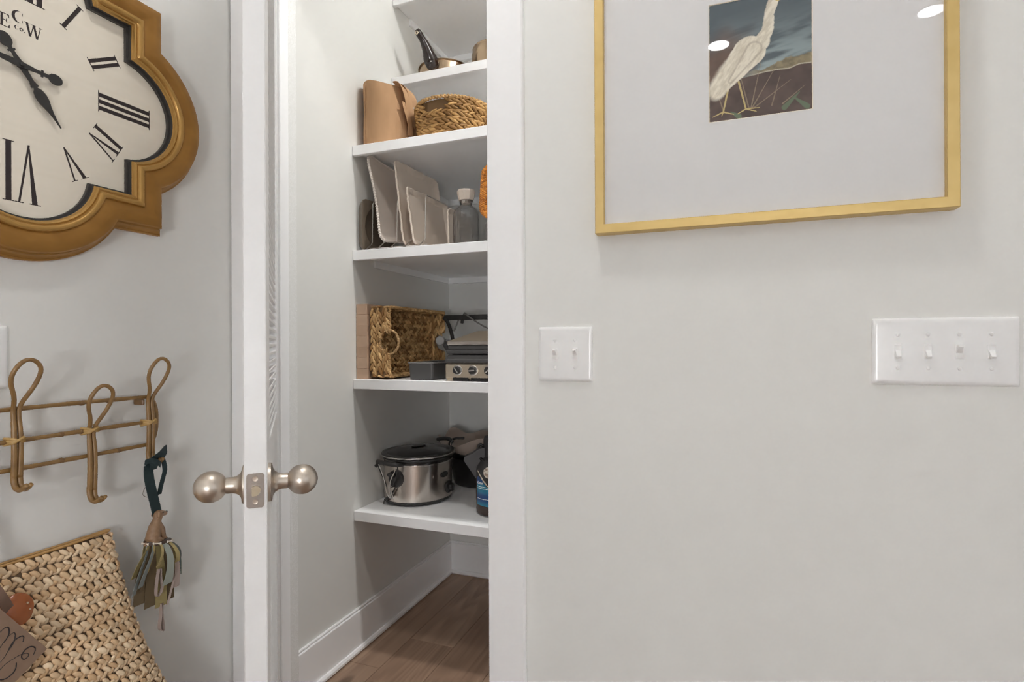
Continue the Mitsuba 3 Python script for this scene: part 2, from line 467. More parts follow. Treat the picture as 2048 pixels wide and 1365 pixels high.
bs_ = lathe([(0, 0.0005), (.15, .0005), (.15, .012), (.14, .020), (0, .022)], 40)
bs_.apply_translation([LX_, LY_, 0])
put('base', bs_, 'mat_black', lamp, smooth=35)
for px_, lb in ((0.0, 'nearer the door'), (0.75, 'farther along the aisle')):
    downlight('pantry_light', px_, 1.50, CEIL, PANTRY_L, 'round recessed light in the pantry ceiling, ' + lb, 'pantry ceiling lights', 0.085)

# trim around the opening
def casing(x0, x1):
    return cat(box(x0, x1, W_Y - 0.018, W_Y, 0, OPZ + 0.09, 0.003), box(x0 + 0.001, x1 - 0.001, W_Y - 0.0195, W_Y - 0.016, 0.0, OPZ + 0.09, .0015))
struct('trim_1', casing(-0.5087, -0.4205), 'mat_white', label='white door casing on the right of the pantry doorway')
struct('trim_2', casing(-1.296, -1.1955), 'mat_white', label='white door casing on the left of the pantry doorway')
struct('trim_3', box(-1.296, -0.4205, W_Y - 0.0185, W_Y, OPZ + 0.09, OPZ + 0.18, .003), 'mat_white')
struct('trim_4', cat(box(OP0 - 0.018, OP0, W_Y - 0.001, W_B + 0.001, 0, OPZ, .002), box(OP1, OP1 + 0.018, W_Y - 0.001, W_B + 0.001, 0, OPZ, .002), box(OP0, OP1, W_Y - 0.001, W_B + 0.001, OPZ - 0.018, OPZ, .002),
                     box(OP0, OP0 + 0.011, W_Y + 0.045, W_Y + 0.08, 0, OPZ - 0.018, .002), box(OP1 - 0.011, OP1, W_Y + 0.045, W_Y + 0.08, 0, OPZ - 0.018, .002)), 'mat_white', label='white door jamb with stop')

def baseboard(name, run):
    """run(t0, t1, z0, z1, b): a strip standing t0..t1 proud of the wall."""
    struct(name, cat(run(0, 0.014, 0, 0.146, .002), run(0, 0.009, 0.146, 0.1555, .003), run(0.0, 0.026, 0, 0.020, .006)), 'mat_white')
baseboard('baseboard_left', lambda a, b, z0, z1, c: box(PX0 + a, PX0 + b, W_B, PY1, z0, z1, c))
baseboard('baseboard_back', lambda a, b, z0, z1, c: box(PX0, PX1, PY1 - b, PY1 - a, z0, z1, c))
baseboard('baseboard_right', lambda a, b, z0, z1, c: box(-0.4205, RX, W_Y - b, W_Y - a, z0, z1, c))

# ================================================================== THE DOOR (open, edge on to the camera)
DW, DT = 0.676, 0.035
da, dn = np.array([0.6701, -0.7422, 0]), np.array([0.7422, 0.6701, 0])
pin = np.array([-1.1876, 1.1943, 0])
DM = basis(pin, da, dn, [0, 0, 1])
def leafpart(m):
    q = m.copy()
    q.apply_transform(DM)
    return q
door = struct('door_1', label='white louvered pantry door standing open, seen almost edge on')
ST, LZ = 0.114, [(0.20, 0.800), (0.944, 2.315)]
for s0 in (0, DW - ST):
    put('stile', leafpart(box(s0, s0 + ST, 0, DT, 0.012, 2.43, 0.0015)), 'mat_white', door)
for z0, z1 in ((0.012, 0.20), (0.800, 0.944), (2.315, 2.43)):
    put('rail', leafpart(box(ST, DW - ST, 0.0005, DT - 0.0005, z0, z1, 0.0015)), 'mat_white', door)
sl = trimesh.convex.convex_hull(np.array([[x, t, z] for x in (ST, DW - ST) for (t, z) in ((0.003, -0.007), (0.003, -0.002), (0.032, 0.007), (0.032, 0.002), (0.030, 0.0085), (0.005, -0.0085))]))
for z0, z1 in LZ:
    nsl = int((z1 - z0) / 0.0178)
    for i in range(nsl):
        q = sl.copy()
        q.apply_translation([0, 0, z0 + (i + 0.5) * (z1 - z0) / nsl])
        put('slat', leafpart(q), 'mat_white', door)
KZ = 0.877
prof_rose = [(0, 0), (0.0335, 0), (0.0335, 0.0045), (0.032, 0.006), (0.024, 0.0075), (0.018, 0.011), (0.0148, 0.0165), (0.0138, 0.0225), (0.0138, 0.0315), (0, 0.0315)]
ck = 0.0265
prof_knob = [(0, 0.0315), (0.0125, 0.0315), (0.0135, 0.0335)] + [(ck * math.sin(a), 0.0325 + ck * (1 - 0.92 * 0 - math.cos(a)) - 0.0035) for a in np.linspace(0.53, math.pi, 22)]
for t0, sg in ((0, -1), (DT, 1)):
    o = pin + da * (DW - 0.058) + dn * t0 + np.array([0, 0, KZ])
    put('rosette', along(lathe(prof_rose, 48), o, dn * sg), 'mat_nickel', door, smooth=35, label='brushed nickel round rosette')
    put('knob', along(lathe(prof_knob, 48), o, dn * sg), 'mat_nickel', door, smooth=35, label='brushed nickel ball knob')
# latch plate in the edge
rr = Point(0, 0).buffer(0.005, 8)
plate = Polygon([(-0.0085, -0.0235), (0.0085, -0.0235), (0.0085, 0.0235), (-0.0085, 0.0235)]).buffer(0.005, 8)
hole = affinity.scale(Point(0.0, 0.0005).buffer(0.0086, 16), 1.0, 1.05).intersection(sbox(-.0052, -.02, .02, .02))
lp = ext(plate.difference(hole), 0.0016)
LM = basis(pin + da * DW + dn * (DT / 2) + np.array([0, 0, KZ + 0.001]), dn, [0, 0, 1], da)
def edgepart(m, w=0.0):
    q = m.copy()
    q.apply_translation([0, 0, w])
    q.apply_transform(LM)
    return q
lk = put('latch_plate', edgepart(lp), 'mat_nickel_dark', door, label='brushed metal latch plate')
bp = np.array([[max(0.0079 * math.cos(a), -.0047), 0.0083 * math.sin(a) + .0005] for a in np.arange(28) * np.pi / 14])
bolt = trimesh.convex.convex_hull(np.array([[u, v, w] for u, v in bp for w in (-.001, .0008 + .010 * np.clip((.0079 - u) / .0126, 0, 1))]))
put('latch_bolt', edgepart(bolt), 'mat_brass_bolt', lk, smooth=30)
for v in (-0.0185, 0.0195):
    sc = lathe([(0, 0.0004), (0.0012, 0.0004), (0.0016, 0.0012), (0.0040, 0.0014), (0.0044, 0.0)], 20)
    sc.apply_translation([0, v, 0.0014])
    put('screw', edgepart(sc), 'mat_nickel', lk, smooth=30)
for z in (0.25, 1.05, 1.80):
    put('hinge', cat(tube([pin + [-.004, -.006, z - 0.045], pin + [-.004, -.006, z + 0.045]], 0.0055, 12)), 'mat_nickel', door, smooth=40)

# ================================================================== PANTRY SHELVES
def shelf(ztop, yfront, label, th=0.035):
    t = thing('pantry_shelf', label, 'shelf', 'white pantry shelves')
    put('board', box(PX0 + 0.001, PX1 - 0.001, yfront + 0.018, PY1 - 0.001, ztop - 0.019, ztop, .001), 'mat_shelf', t)
    put('nosing', box(PX0 + 0.001, PX1 - 0.001, yfront, yfront + 0.0185, ztop - th, ztop + 0.0003, .0015), 'mat_shelf', t)
    put('cleat', box(PX0 + 0.0005, PX0 + 0.010, yfront + 0.13, PY1 - 0.02, ztop - 0.019 - 0.028, ztop - 0.0192, .001), 'mat_shelf', t)
    put('cleat', box(PX0 + 0.0005, PX1 - 0.001, PY1 - 0.019, PY1 - 0.0005, ztop - 0.019 - 0.028, ztop - 0.0192, .001), 'mat_shelf', t)
    return t
Z5, Z4, Z3, Z2, Z1, Z0 = 0.513, 0.991, 1.458, 1.838, 2.200, 2.535
YF = 1.6716
shelf(Z5, YF, 'lowest white pantry shelf, the slow cooker and jug stand on it')
shelf(Z4, YF, 'white pantry shelf holding the cutting board, square basket and contact grill')
shelf(Z3, YF, 'white pantry shelf holding the wire rack of platters')
shelf(Z2, YF, 'white pantry shelf holding the kraft paper bag and oval basket')
shelf(Z1, 1.93, 'shallower white pantry shelf under the saucepan')
shelf(Z0, 1.94, 'topmost white pantry shelf, nothing visible on it')

# ================================================================== WALL CLOCK
CYC, CZC, CSZ = 0.678, 1.6610, 0.953
clock = thing('wall_clock', 'large gold quatrefoil wall clock with cream roman numeral dial on the left wall', 'clock')
def quatrefoil(w, off=0.0):
    """Outline inset by w: a square with four round lobes; same number of points for every w."""
    h, R, c = 0.274 - w, 0.194 - w, 0.183
    e = c + R
    j = math.sqrt(max(R * R - (h - c) ** 2, 1e-9))
    a0 = math.atan2(j, h - c)
    out = []
    for q in range(4):
        pts = [(h, y) for y in np.linspace(-h, -j, 8)[:-1]] + [(c + R * math.cos(a), R * math.sin(a)) for a in np.linspace(-a0, a0, 49)] + [(h, y) for y in np.linspace(j, h, 8)[1:-1]]
        cs, sn = math.cos(q * math.pi / 2), math.sin(q * math.pi / 2)
        out += [(cs * x - sn * y, sn * x + cs * y) for x, y in pts]
    return np.array(out)
def clock_ring(prof):
    rings = [np.column_stack([quatrefoil(w) * [1, CSZ], np.full(4 * 62, d)]) for w, d in prof]
    return on_left(loft(rings, False, False), CYC, CZC, XL)
# outer step, broad cove, thin beads, down to the dark liner
prof = [(-0.014, 0.000), (-0.014, 0.009), (-0.0128, 0.0105), (-0.0100, 0.0110), (-0.0092, 0.0135), (-0.0055, 0.0160), (-0.0030, 0.0200), (-0.002, 0.0245), (0.0015, 0.0255), (0.0005, 0.029), (0.0005, 0.0345), (0.003, 0.0385), (0.009, 0.0418), (0.020, 0.0432), (0.030, 0.0424), (0.040, 0.0385), (0.0445, 0.0365)]
put('frame', clock_ring(prof), 'mat_clock_gold', clock, smooth=28)
bead = [(0.0445, 0.036)] + [(0.0515 - 0.0070 * math.cos(a), 0.0365 + 0.0062 * math.sin(a)) for a in np.linspace(0.1, math.pi - 0.25, 9)] + [(0.0595, 0.036), (0.0625, 0.0375), (0.0655, 0.036), (0.0668, 0.032), (0.0682, 0.0315), (0.0690, 0.028)]
put('inner_bead', clock_ring(bead), 'mat_clock_bead', clock, smooth=28, label='bright gold inner moulding')
put('liner', clock_ring([(0.0690, 0.0285), (0.0690, 0.0195), (0.0745, 0.0193), (0.0745, 0.010)]), 'mat_clock_liner', clock, label='dark liner between frame and dial')
put('dial', on_left(ext(Polygon(quatrefoil(0.070) * [1, CSZ]), 0.006), CYC, CZC, XL + 0.006), 'mat_dial', clock, label='cream painted dial')
DX = XL + 0.0121
def bar(x0, x1, y0, y1):
    return sbox(x0, y0, x1, y1)
def stroke(p, q, w):
    p, q = np.array(p, float), np.array(q, float)
    return Polygon([(p[0] - w / 2, p[1]), (p[0] + w / 2, p[1]), (q[0] + w / 2, q[1]), (q[0] - w / 2, q[1])])
def numeral(txt, h, sc):
    """Slab lettering, feet towards the centre of the dial; centred on the origin, h tall; sc the width scale."""
    T_, t_, se, x, gs = 0.0120 * sc ** 1.5, 0.0030 * sc, 0.0016 * sc, 0.0, []
    for i, ch in enumerate(txt):
        if ch == 'I':
            gs += [bar(x, x + T_, -h / 2, h / 2), bar(x - 0.0055 * sc, x + T_ + 0.0055 * sc, h / 2 - se, h / 2), bar(x - 0.0055 * sc, x + T_ + 0.0055 * sc, -h / 2, -h / 2 + se)]
            x += T_ + 0.0075 * sc
        elif ch == 'V':
            W = 0.040 * sc
            gs += [Polygon([(x + 0.008 * sc - T_ / 2, h / 2), (x + 0.008 * sc + T_ / 2, h / 2), (x + W / 2 + .0012 * sc, -h / 2 + .006 * sc), (x + W / 2 + .0006 * sc, -h / 2), (x + W / 2 - .0006 * sc, -h / 2)]), stroke((x + W, h / 2), (x + W / 2 + .0002 * sc, -h / 2), t_ * 1.3),
                   bar(x - 0.0045 * sc, x + 0.020 * sc, h / 2 - se, h / 2), bar(x + W - 0.009 * sc, x + W + 0.008 * sc, h / 2 - se, h / 2)]
            x += W + 0.015 * sc
        elif ch == 'X':
            W = 0.040 * sc
            gs += [stroke((x + 0.007 * sc, h / 2), (x + W, -h / 2), T_ * 0.95), stroke((x + W, h / 2), (x + 0.007 * sc, -h / 2), t_ * 1.4)]
            for xx in (x + 0.007 * sc, x + W):
                gs += [bar(xx - 0.010 * sc, xx + 0.010 * sc, h / 2 - se, h / 2), bar(xx - 0.010 * sc, xx + 0.010 * sc, -h / 2, -h / 2 + se)]
            x += W + 0.015 * sc
    g = unary_union(gs)
    b = g.bounds
    return affinity.translate(g, -(b[0] + b[2]) / 2, 0)
for hr, txt in enumerate(['XII', 'I', 'II', 'III', 'IV', 'V', 'VI', 'VII', 'VIII', 'IX', 'X', 'XI']):
    big = hr % 3 == 0
    h, rad, sc = (0.117, 0.2015, 1.0) if big else (0.067, 0.180, 0.72)
    if txt in ('IX', 'XII'):
        sc = 0.86
    if txt == 'III':
        sc = 0.80
    if txt == 'VI':
        sc = 0.84
    g = affinity.rotate(affinity.translate(numeral(txt, h, sc), 0, rad), -30 * hr, origin=(0, 0))
    put('numeral', on_left(ext(g, 0.0006), CYC, CZC, DX), 'mat_ink', clock)
# maker's letters: E C W over Co.
def letter_c(h, t):
    o, i = affinity.scale(Point(0, 0).buffer(h / 2, 32), 0.86, 1.0), affinity.translate(affinity.scale(Point(0, 0).buffer(h / 2, 32), 0.68, 0.93), t * 0.45, 0)
    g = o.difference(i).difference(sbox(h * 0.16, -h * 0.24, h, h * 0.24))
    return g.union(sbox(h * 0.29, h * 0.2, h * 0.33, h * 0.40)).union(sbox(h * 0.29, -h * 0.4, h * 0.33, -h * 0.2))
E_ = unary_union([bar(-.006, -.0025, -.0125, .0125), bar(-.0085, .0075, .0115, .0125), bar(-.0085, .0085, -.0125, -.0115), bar(-.003, .004, -.0005, .0005), bar(.0028, .0042, -.0035, .0035),
                  Polygon([(.0075, .0125), (.0075, .006), (.0045, .0125)]), Polygon([(.0085, -.0125), (.0085, -.0055), (.005, -.0125)])])
W_ = unary_union([stroke((-.0115, .0125), (-.0055, -.0125), .0036), stroke((.0005, .0125), (-.005, -.0125), .0013), stroke((.0005, .0125), (.0065, -.0125), .0036), stroke((.0125, .0125), (.007, -.0125), .0013),
                  bar(-.0155, -.0075, .0117, .0125), bar(-.003, .0045, .0117, .0125), bar(.0095, .0155, .0117, .0125)])
for g, u, v in ((E_, -.0280, .0865), (letter_c(.0235, .006), -.0060, .1040), (W_, .0200, .0885)):
    put('lettering', on_left(ext(affinity.translate(g, u, v), 0.0005), CYC, CZC, DX), 'mat_ink', clock)
co = unary_union([affinity.translate(letter_c(.0078, .002), -.0045, 0), affinity.translate(Point(0, 0).buffer(.0032, 12).difference(affinity.scale(Point(0, 0).buffer(.0022, 12), .8, 1)), .0035, -.0006), Point(.0088, -.0034).buffer(.0008)])
put('lettering', on_left(ext(affinity.translate(co, -.004, .0820), 0.0005), CYC, CZC, DX), 'mat_ink', clock)
# hands
def hand(length, spade, tail, tail_r, deg, w, z):
    s = spade
    body = Polygon([(-w * .55, 0), (-w * .32, s * .55), (w * .32, s * .55), (w * .55, 0)])
    collar_ = unary_union([sbox(-w * .62, s * .60, w * .62, s * .66), affinity.translate(Point(0, 0).buffer(w * .5), 0, s * .57), sbox(-w * .30, s * .5, w * .30, s * .72)])
    def heart(base, tip, hw):
        L = tip - base
        t = np.linspace(0, 1, 26)
        prof_ = hw * np.interp(t, [0, .08, .2, .34, .5, .65, .8, 1], [.25, .78, 1.0, .93, .55, .30, .16, .05])
        prof_ = prof_ * .72
        return Polygon(list(zip(prof_, base + t * L)) + list(zip(-prof_[::-1], base + t[::-1] * L)))
    tl = Polygon([(-w * .5, 0), (-w * .22, -tail * .55), (w * .22, -tail * .55), (w * .5, 0)])
    tb = unary_union([affinity.translate(affinity.scale(Point(0, 0).buffer(1, 24), tail_r, tail_r * 1.2), 0, -tail), sbox(-w * .6, -tail * .62, w * .6, -tail * .56), sbox(-w * .3, -tail * .8, w * .3, -tail * .5)])
    g = unary_union([body, collar_, heart(s * .68, length, w * 1.35), tl, tb]).buffer(0.0004)
    return on_left(ext(affinity.rotate(g, -deg, origin=(0, 0)), 0.0016), 0.6735, 1.6695, XL + z)
put('hour_hand', hand(0.121, 0.062, 0.047, 0.0115, 145, 0.0112, 0.0185), 'mat_black', clock, label='black spade hour hand pointing near five')
put('minute_hand', hand(0.205, 0.115, 0.058, 0.0105, 274, 0.0112, 0.0215), 'mat_black', clock, label='black spade minute hand pointing left')
put('hand_cap', on_left(lathe([(0.0001, 0.012), (0.0001, 0.027), (0.003, 0.0265), (0.0042, 0.025), (0.0042, 0.012)][::-1], 20), 0.6735, 1.6695, XL), 'mat_black', clock, smooth=30)

# ================================================================== RATTAN COAT RACK
rack = thing('coat_rack', 'rattan wall rack with looped hooks and three rails below the clock', 'coat rack')
rgen = np.random.default_rng(11)
for z in (0.9965, 0.936, 0.8825):
    P = np.array([[-1.272, y, z + 0.0012 * math.sin(9 * y + 20 * z)] for y in np.linspace(0.46, 0.925, 30)])
    r_ = put('rail', tube(P, 0.0045 + 0.0004 * np.sin(np.arange(30) * 1.1), 10), 'mat_rattan', rack, smooth=True)
    for y in (0.565 + 0.1 * (z - 0.9), 0.735 if z < 0.95 else 0.83, 0.85 if z < 0.9 else 0.775):
        nd = tube([[-1.272, y - .004, z], [-1.272, y - .0015, z], [-1.272, y, z], [-1.272, y + .0015, z], [-1.272, y + .004, z]], [.0048, .0056, .0050, .0057, .0048], 10)
        put('node', nd, 'mat_rattan_node', r_, smooth=True)
def rack_hook(y, zn, zb, ztop, tip=True):
    dz = ztop - zn
    xo = -1.262
    w = 0.030
    loop = [[xo, y - .0047, zb + .022], [xo, y - .0047, zn - .03], [xo, y - .005, zn], [xo + .012, y - .010, zn + dz * .22], [xo + .024, y - .021, zn + dz * .55], [xo + .033, y - .018, zn + dz * .82],
            [xo + .038, y + .001, zn + dz], [xo + .036, y + .020, zn + dz * .86], [xo + .028, y + .022, zn + dz * .62], [xo + .013, y + .012, zn + dz * .27], [xo + .0005, y + .0047, zn], [xo, y + .0047, zn - .03], [xo, y + .0047, zb + .022]]
    key = put('hook', tube(spline(loop, 90), np.concatenate([np.linspace(.0050, .0044, 20), np.full(50, .0040), np.linspace(.0044, .0050, 20)]), 10), 'mat_rattan', rack, smooth=True)
    for s in (-1, 1):
        tp = [[xo, y + s * .0050, zb + .030], [xo + .0005, y + s * .0050, zb + .014], [xo + .006, y + s * .0048, zb + .003], [xo + .016, y + s * .0044, zb], [xo + .027, y + s * .0040, zb + .004], [xo + .037, y + s * .0034, zb + .011]]
        put('hook_tip', tube(spline(tp, 24), np.linspace(.0052, .0042, 24), 10), 'mat_rattan', key, smooth=True)
    zz = 0.936
    put('cane_lashing', cat(*[tube([[xo - .014, y - .013, zz + o], [xo + .006, y - .008, zz + .5 * o + .002], [xo + .0075, y + .008, zz + .003 - .5 * o], [xo - .014, y + .013, zz + .004 - o]], [.0030, .0034, .0034, .0030], 8) for o in (-.006, 0.0, .006)]),
        'mat_cane_wrap', key, smooth=True, label='pale cane lashing')
    return key
rack_hook(0.5200, 0.940, 0.787, 1.032)
rack_hook(0.6535, 1.000, 0.845, 1.093)
rack_hook(0.7885, 0.940, 0.787, 1.034)
rack_hook(0.9185, 0.992, 0.842, 1.088)
brace = [[-1.272, 0.918, .9965], [-1.280, 0.934, .990], [-1.285, 0.947, .972], [-1.286, 0.951, .945], [-1.285, 0.949, .915], [-1.280, 0.938, .893], [-1.272, 0.918, .8825]]
put('end_brace', tube(spline(brace, 40), 0.0046, 10), 'mat_rattan', rack, smooth=True)
for y in (.907, .474):
    put('wall_bracket', cat(box(-1.2995, -1.268, y - .003, y + .003, .978, .992, .002)), 'mat_rattan_node', rack)

# ================================================================== SWITCH PLATES
def plate_mesh(w, h):
    o = np.array([[-w / 2, -h / 2], [w / 2, -h / 2], [w / 2, h / 2], [-w / 2, h / 2]])
    def rr_(ins, d, rad):
        p = Polygon([(-w / 2 + ins + rad, -h / 2 + ins + rad), (w / 2 - ins - rad, -h / 2 + ins + rad), (w / 2 - ins - rad, h / 2 - ins - rad), (-w / 2 + ins + rad, h / 2 - ins - rad)]).buffer(rad, 5)
        c = np.array(p.exterior.coords)[:-1]
        return np.column_stack([c, np.full(len(c), d)])
    return loft([rr_(0, 0, .003), rr_(0, .0015, .003), rr_(.001, .0030, .003), rr_(.004, .0048, .003), rr_(.009, .0056, .002)], True, True)
def switch_plate(label, place, offs, w, ups):
    t = thing('light_switch_plate', label, 'light switch', 'white toggle switch plates')
    put('plate', place(plate_mesh(w, 0.122)), 'mat_switch', t, smooth=35)
    for u, up in zip(offs, ups):
        bez = ext(sbox(-.0056, -.0125, .0056, .0125).difference(sbox(-.0044, -.0113, .0044, .0113)), .0012)
        bez.apply_translation([u, 0, .0052])
        b_ = put('toggle_collar', place(bez), 'mat_switch', t)
        well = box(u - .0046, u + .0046, -.0115, .0115, .0040, .0058)
        put('toggle_seat', place(well), 'mat_switch', b_)
        s = 1 if up else -1
        tg = trimesh.convex.convex_hull(np.array([[sx * a, s * v, z] for sx in (-1, 1) for a, v, z in ((.0042, -.003, .0052), (.0042, .0085, .0052), (.0033, .0085, .0155), (.0033, .0122, .0140), (.0028, .0125, .0120), (.0030, .0078, .0150))]))
        tg.apply_translation([u, 0, 0])
        put('toggle', place(tg), 'mat_switch', t, smooth=30)
        for v in (-.03015, .03015):
            sc = lathe([(0, .0006), (.0022, .0005), (.0031, 0.0), (.0031, -.001)][::-1], 16)
            slot = box(-.0028, .0028, -.0004, .0004, -.0002, .0008)
            sc = rotz(cat(sc, slot), 90 if u * v > 0 else 70)
            sc.apply_translation([u, v, .0058])
            put('screw', place(sc), 'mat_screw', t)
switch_plate('white double toggle switch plate beside the door casing', lambda m: on_front(m, -0.3264, 1.0948, W_Y), (-.023, .023), .1235, (True, True))
switch_plate('wide white four toggle switch plate on the right of the wall', lambda m: on_front(m, 0.3703, 1.1015, W_Y), (-.069, -.023, .023, .069), .2185, (False, False, True, False))
switch_plate('white wall plate above the coat rack, cut off by the left edge of the photo', lambda m: on_left(m, 0.6195, 1.097, XL), (0,), .079, (True,))

# ================================================================== FRAMED PICTURE
pic = thing('framed_picture', 'square gold framed bird print with wide white mat on the right wall', 'picture')
FX0, FX1, FZ0, FZ1, FD, FW = -0.2522, 0.3884, 1.3534, 1.9944, 0.030, 0.0195
def rail(p, q, side):
    """A mitred rail from p to q; side points inwards."""
    p, q, side = np.array(p), np.array(q), np.array(side)
    d = (q - p) / np.linalg.norm(q - p)
    pts = []
    for w, e in ((0, 0), (FW, FW)):
        a, b = p + side * w + d * e, q + side * w - d * e
        for y in ((0.0, 0.0285) if w == 0 else (0.0, 0.0285)):
            pts += [[a[0], W_Y - y, a[1]], [b[0], W_Y - y, b[1]]]
    for w in (0.0012, FW - 0.0012):
        a, b = p + side * w + d * w, q + side * w - d * w
        pts += [[a[0], W_Y - FD, a[1]], [b[0], W_Y - FD, b[1]]]
    return trimesh.convex.convex_hull(np.array(pts))
for p, q, s in (((FX0, FZ0), (FX1, FZ0), (0, 1)), ((FX1, FZ0), (FX1, FZ1), (-1, 0)), ((FX1, FZ1), (FX0, FZ1), (0, -1)), ((FX0, FZ1), (FX0, FZ0), (1, 0))):
    put('frame_rail', rail(p, q, s), 'mat_gold_frame', pic)
MX0, MX1, MZ0, MZ1 = FX0 + FW - .002, FX1 - FW + .002, FZ0 + FW - .002, FZ1 - FW + .002
PRX0, PRX1, PRZ0, PRZ1 = -0.0217, 0.1639, 1.5618, 1.7985
mh = ext(sbox(MX0, MZ0, MX1, MZ1).difference(sbox(PRX0, PRZ0, PRX1, PRZ1)), 0.0016)
def wallplane(m, y):
    q = m.copy()
    q.apply_transform(basis([0, y, 0], [1, 0, 0], [0, 0, 1], [0, -1, 0]))
    return q
put('mat_board', wallplane(mh, W_Y - 0.0160), 'mat_mat_board', pic, label='white mat with a window')
bv = []
for a, b in (((PRX0, PRZ0), (PRX1, PRZ0)), ((PRX1, PRZ0), (PRX1, PRZ1)), ((PRX1, PRZ1), (PRX0, PRZ1)), ((PRX0, PRZ1), (PRX0, PRZ0))):
    a, b = np.array(a), np.array(b)
    cx = np.array([(PRX0 + PRX1) / 2, (PRZ0 + PRZ1) / 2])
    ia, ib = a + np.sign(cx - a) * 0.0014, b + np.sign(cx - b) * 0.0014
    bv.append(trimesh.Trimesh([[a[0], W_Y - .0176, a[1]], [b[0], W_Y - .0176, b[1]], [ib[0], W_Y - .0162, ib[1]], [ia[0], W_Y - .0162, ia[1]]], [[0, 1, 2], [0, 2, 3]], process=False))
put('mat_bevel', cat(*bv), 'mat_mat_core', pic, label='cream bevelled edge of the mat')

def seg(a, b, p0, p1, r0, r1):
    """Signed distance to a tapered stroke, in the print's own coordinates."""
    dx, dy = p1[0] - p0[0], p1[1] - p0[1]
    t = dr.clip(((a - p0[0]) * dx + (b - p0[1]) * dy) / (dx * dx + dy * dy), 0, 1)
    return dr.sqrt(dr.square(a - p0[0] - t * dx) + dr.square(b - p0[1] - t * dy)) - (r0 + (r1 - r0) * t)
def print_paint(p, n, uv):
    a = (p.x - PRX0) / 0.1856          # 0..1 across
    b = (p.z - PRZ0) / 0.1856          # 0..1.27 upwards
    streak = FB(a * 3 + 2 * b, b * 16 - 3 * a, 2.0, 3)
    sky_ = MIX((0.075, 0.10, 0.115), (0.30, 0.37, 0.38), SS(0.35, 0.75, streak) * SS(1.2, 0.35, b))
    brown = MIX((0.085, 0.052, 0.040), (0.17, 0.11, 0.085), FB(a * 5, b * 7, 5.0, 3))
    sky_ = MIX(sky_, brown, SS(0.62, 0.25, a + 0.15 * N(b * 5, a * 3)) * SS(1.15, 0.85, b + 0.2 * N(a * 6, b * 4, 3.0)))
    hill = 0.475 + 0.10 * SS(0.5, 1.0, a) + 0.035 * N(a * 14, 1.0) + 0.02 * N(a * 40, 4.0)
    land = MIX((0.10, 0.085, 0.05), (0.30, 0.25, 0.15), FB(a * 20, b * 26, 1.0, 3))
    c = MIX(sky_, land, SS(0.01, -0.01, b - hill) * SS(0.30, 0.55, a))
    grd = 0.42 + 0.03 * N(a * 9, 7.0) + 0.05 * a
    c = MIX(c, (0.45, 0.42, 0.34), SS(0.012, 0.0, dr.abs(b - grd)) * SS(0.35, 0.5, a))
    ground = MIX((0.045, 0.030, 0.027), (0.125, 0.082, 0.070), FB(a * 7, b * 9, 9.0, 3))
    c = MIX(c, ground, SS(0.0, -0.012, b - grd))
    # marsh grass
    for i, (x0, x1, y1) in enumerate([(0.40, 0.28, 0.62), (0.42, 0.52, 0.58), (0.43, 0.66, 0.50), (0.45, 0.80, 0.34), (0.62, 0.70, 0.40), (0.72, 0.93, 0.26), (0.15, 0.06, 0.40)]):
        c = MIX(c, (0.27, 0.21, 0.14), 0.7 * SS(0.004, -0.002, seg(a, b, (x0, 0.10), (x1, y1), 0.006, 0.001)))
    for (x0, y0, x1, y1) in [(0.74, 0.06, 0.88, 0.20), (0.95, 0.04, 0.82, 0.16), (0.30, 0.03, 0.22, 0.09)]:
        c = MIX(c, (0.10, 0.14, 0.085), SS(0.006, -0.006, seg(a, b, (x0, y0), (x1, y1), 0.028, 0.004)))
    # a plain white wading bird
    leg = dr.minimum(seg(a, b, (0.20, 0.36), (0.145, 0.10), 0.010, 0.008), seg(a, b, (0.30, 0.40), (0.37, 0.10), 0.010, 0.008))
    for (x0, x1) in ((0.145, 0.04), (0.145, 0.13), (0.145, 0.25), (0.37, 0.29), (0.37, 0.47), (0.37, 0.50)):
        leg = dr.minimum(leg, seg(a, b, (x0, 0.10), (x1, 0.060 if x1 != 0.50 else 0.095), 0.008, 0.004))
    c = MIX(c, (0.46, 0.36, 0.16), SS(0.003, -0.003, leg))
    body = dr.minimum(seg(a, b, (0.09, 0.34), (0.40, 0.70), 0.075, 0.165), seg(a, b, (0.40, 0.70), (0.52, 0.78), 0.15, 0.085))
    neck = dr.minimum(seg(a, b, (0.49, 0.74), (0.585, 0.90), 0.080, 0.055), seg(a, b, (0.585, 0.90), (0.60, 1.08), 0.055, 0.045))
    neck = dr.minimum(neck, seg(a, b, (0.60, 1.08), (0.64, 1.19), 0.045, 0.052))
    bird = dr.minimum(body, neck)
    fe = FB(a * 30 - b * 22, a * 8 + b * 10, 3.0, 3)
    white = MIX((0.56, 0.51, 0.41), (0.74, 0.69, 0.58), SS(0.2, 0.75, fe))
    wing = seg(a, b, (0.22, 0.42), (0.45, 0.72), 0.02, 0.075)
    white = MIX(white, (0.36, 0.31, 0.24), 0.55 * SS(0.018, 0.0, dr.abs(wing)))
    c = MIX(c, white, SS(0.008 + 0.05 * SS(0.25, 0.05, a), -0.006, bird + 0.008 * (N(a * 45, b * 45) - 0.5)))
    c = MIX(c, (0.62, 0.46, 0.18), SS(0.004, -0.003, seg(a, b, (0.68, 1.20), (0.86, 1.23), 0.022, 0.002)))
    return c
mat('mat_print', print_paint, 0.6, spec=0.2)
put('print', wallplane(ext(sbox(PRX0 - .005, PRZ0 - .005, PRX1 + .005, PRZ1 + .005), .0008), W_Y - .0150), 'mat_print', pic, label='painted print of a white wading bird in a dark marsh')
put('backing', box(MX0, MX1, W_Y - .0148, W_Y - .002, MZ0, MZ1), 'mat_mat_board', pic)
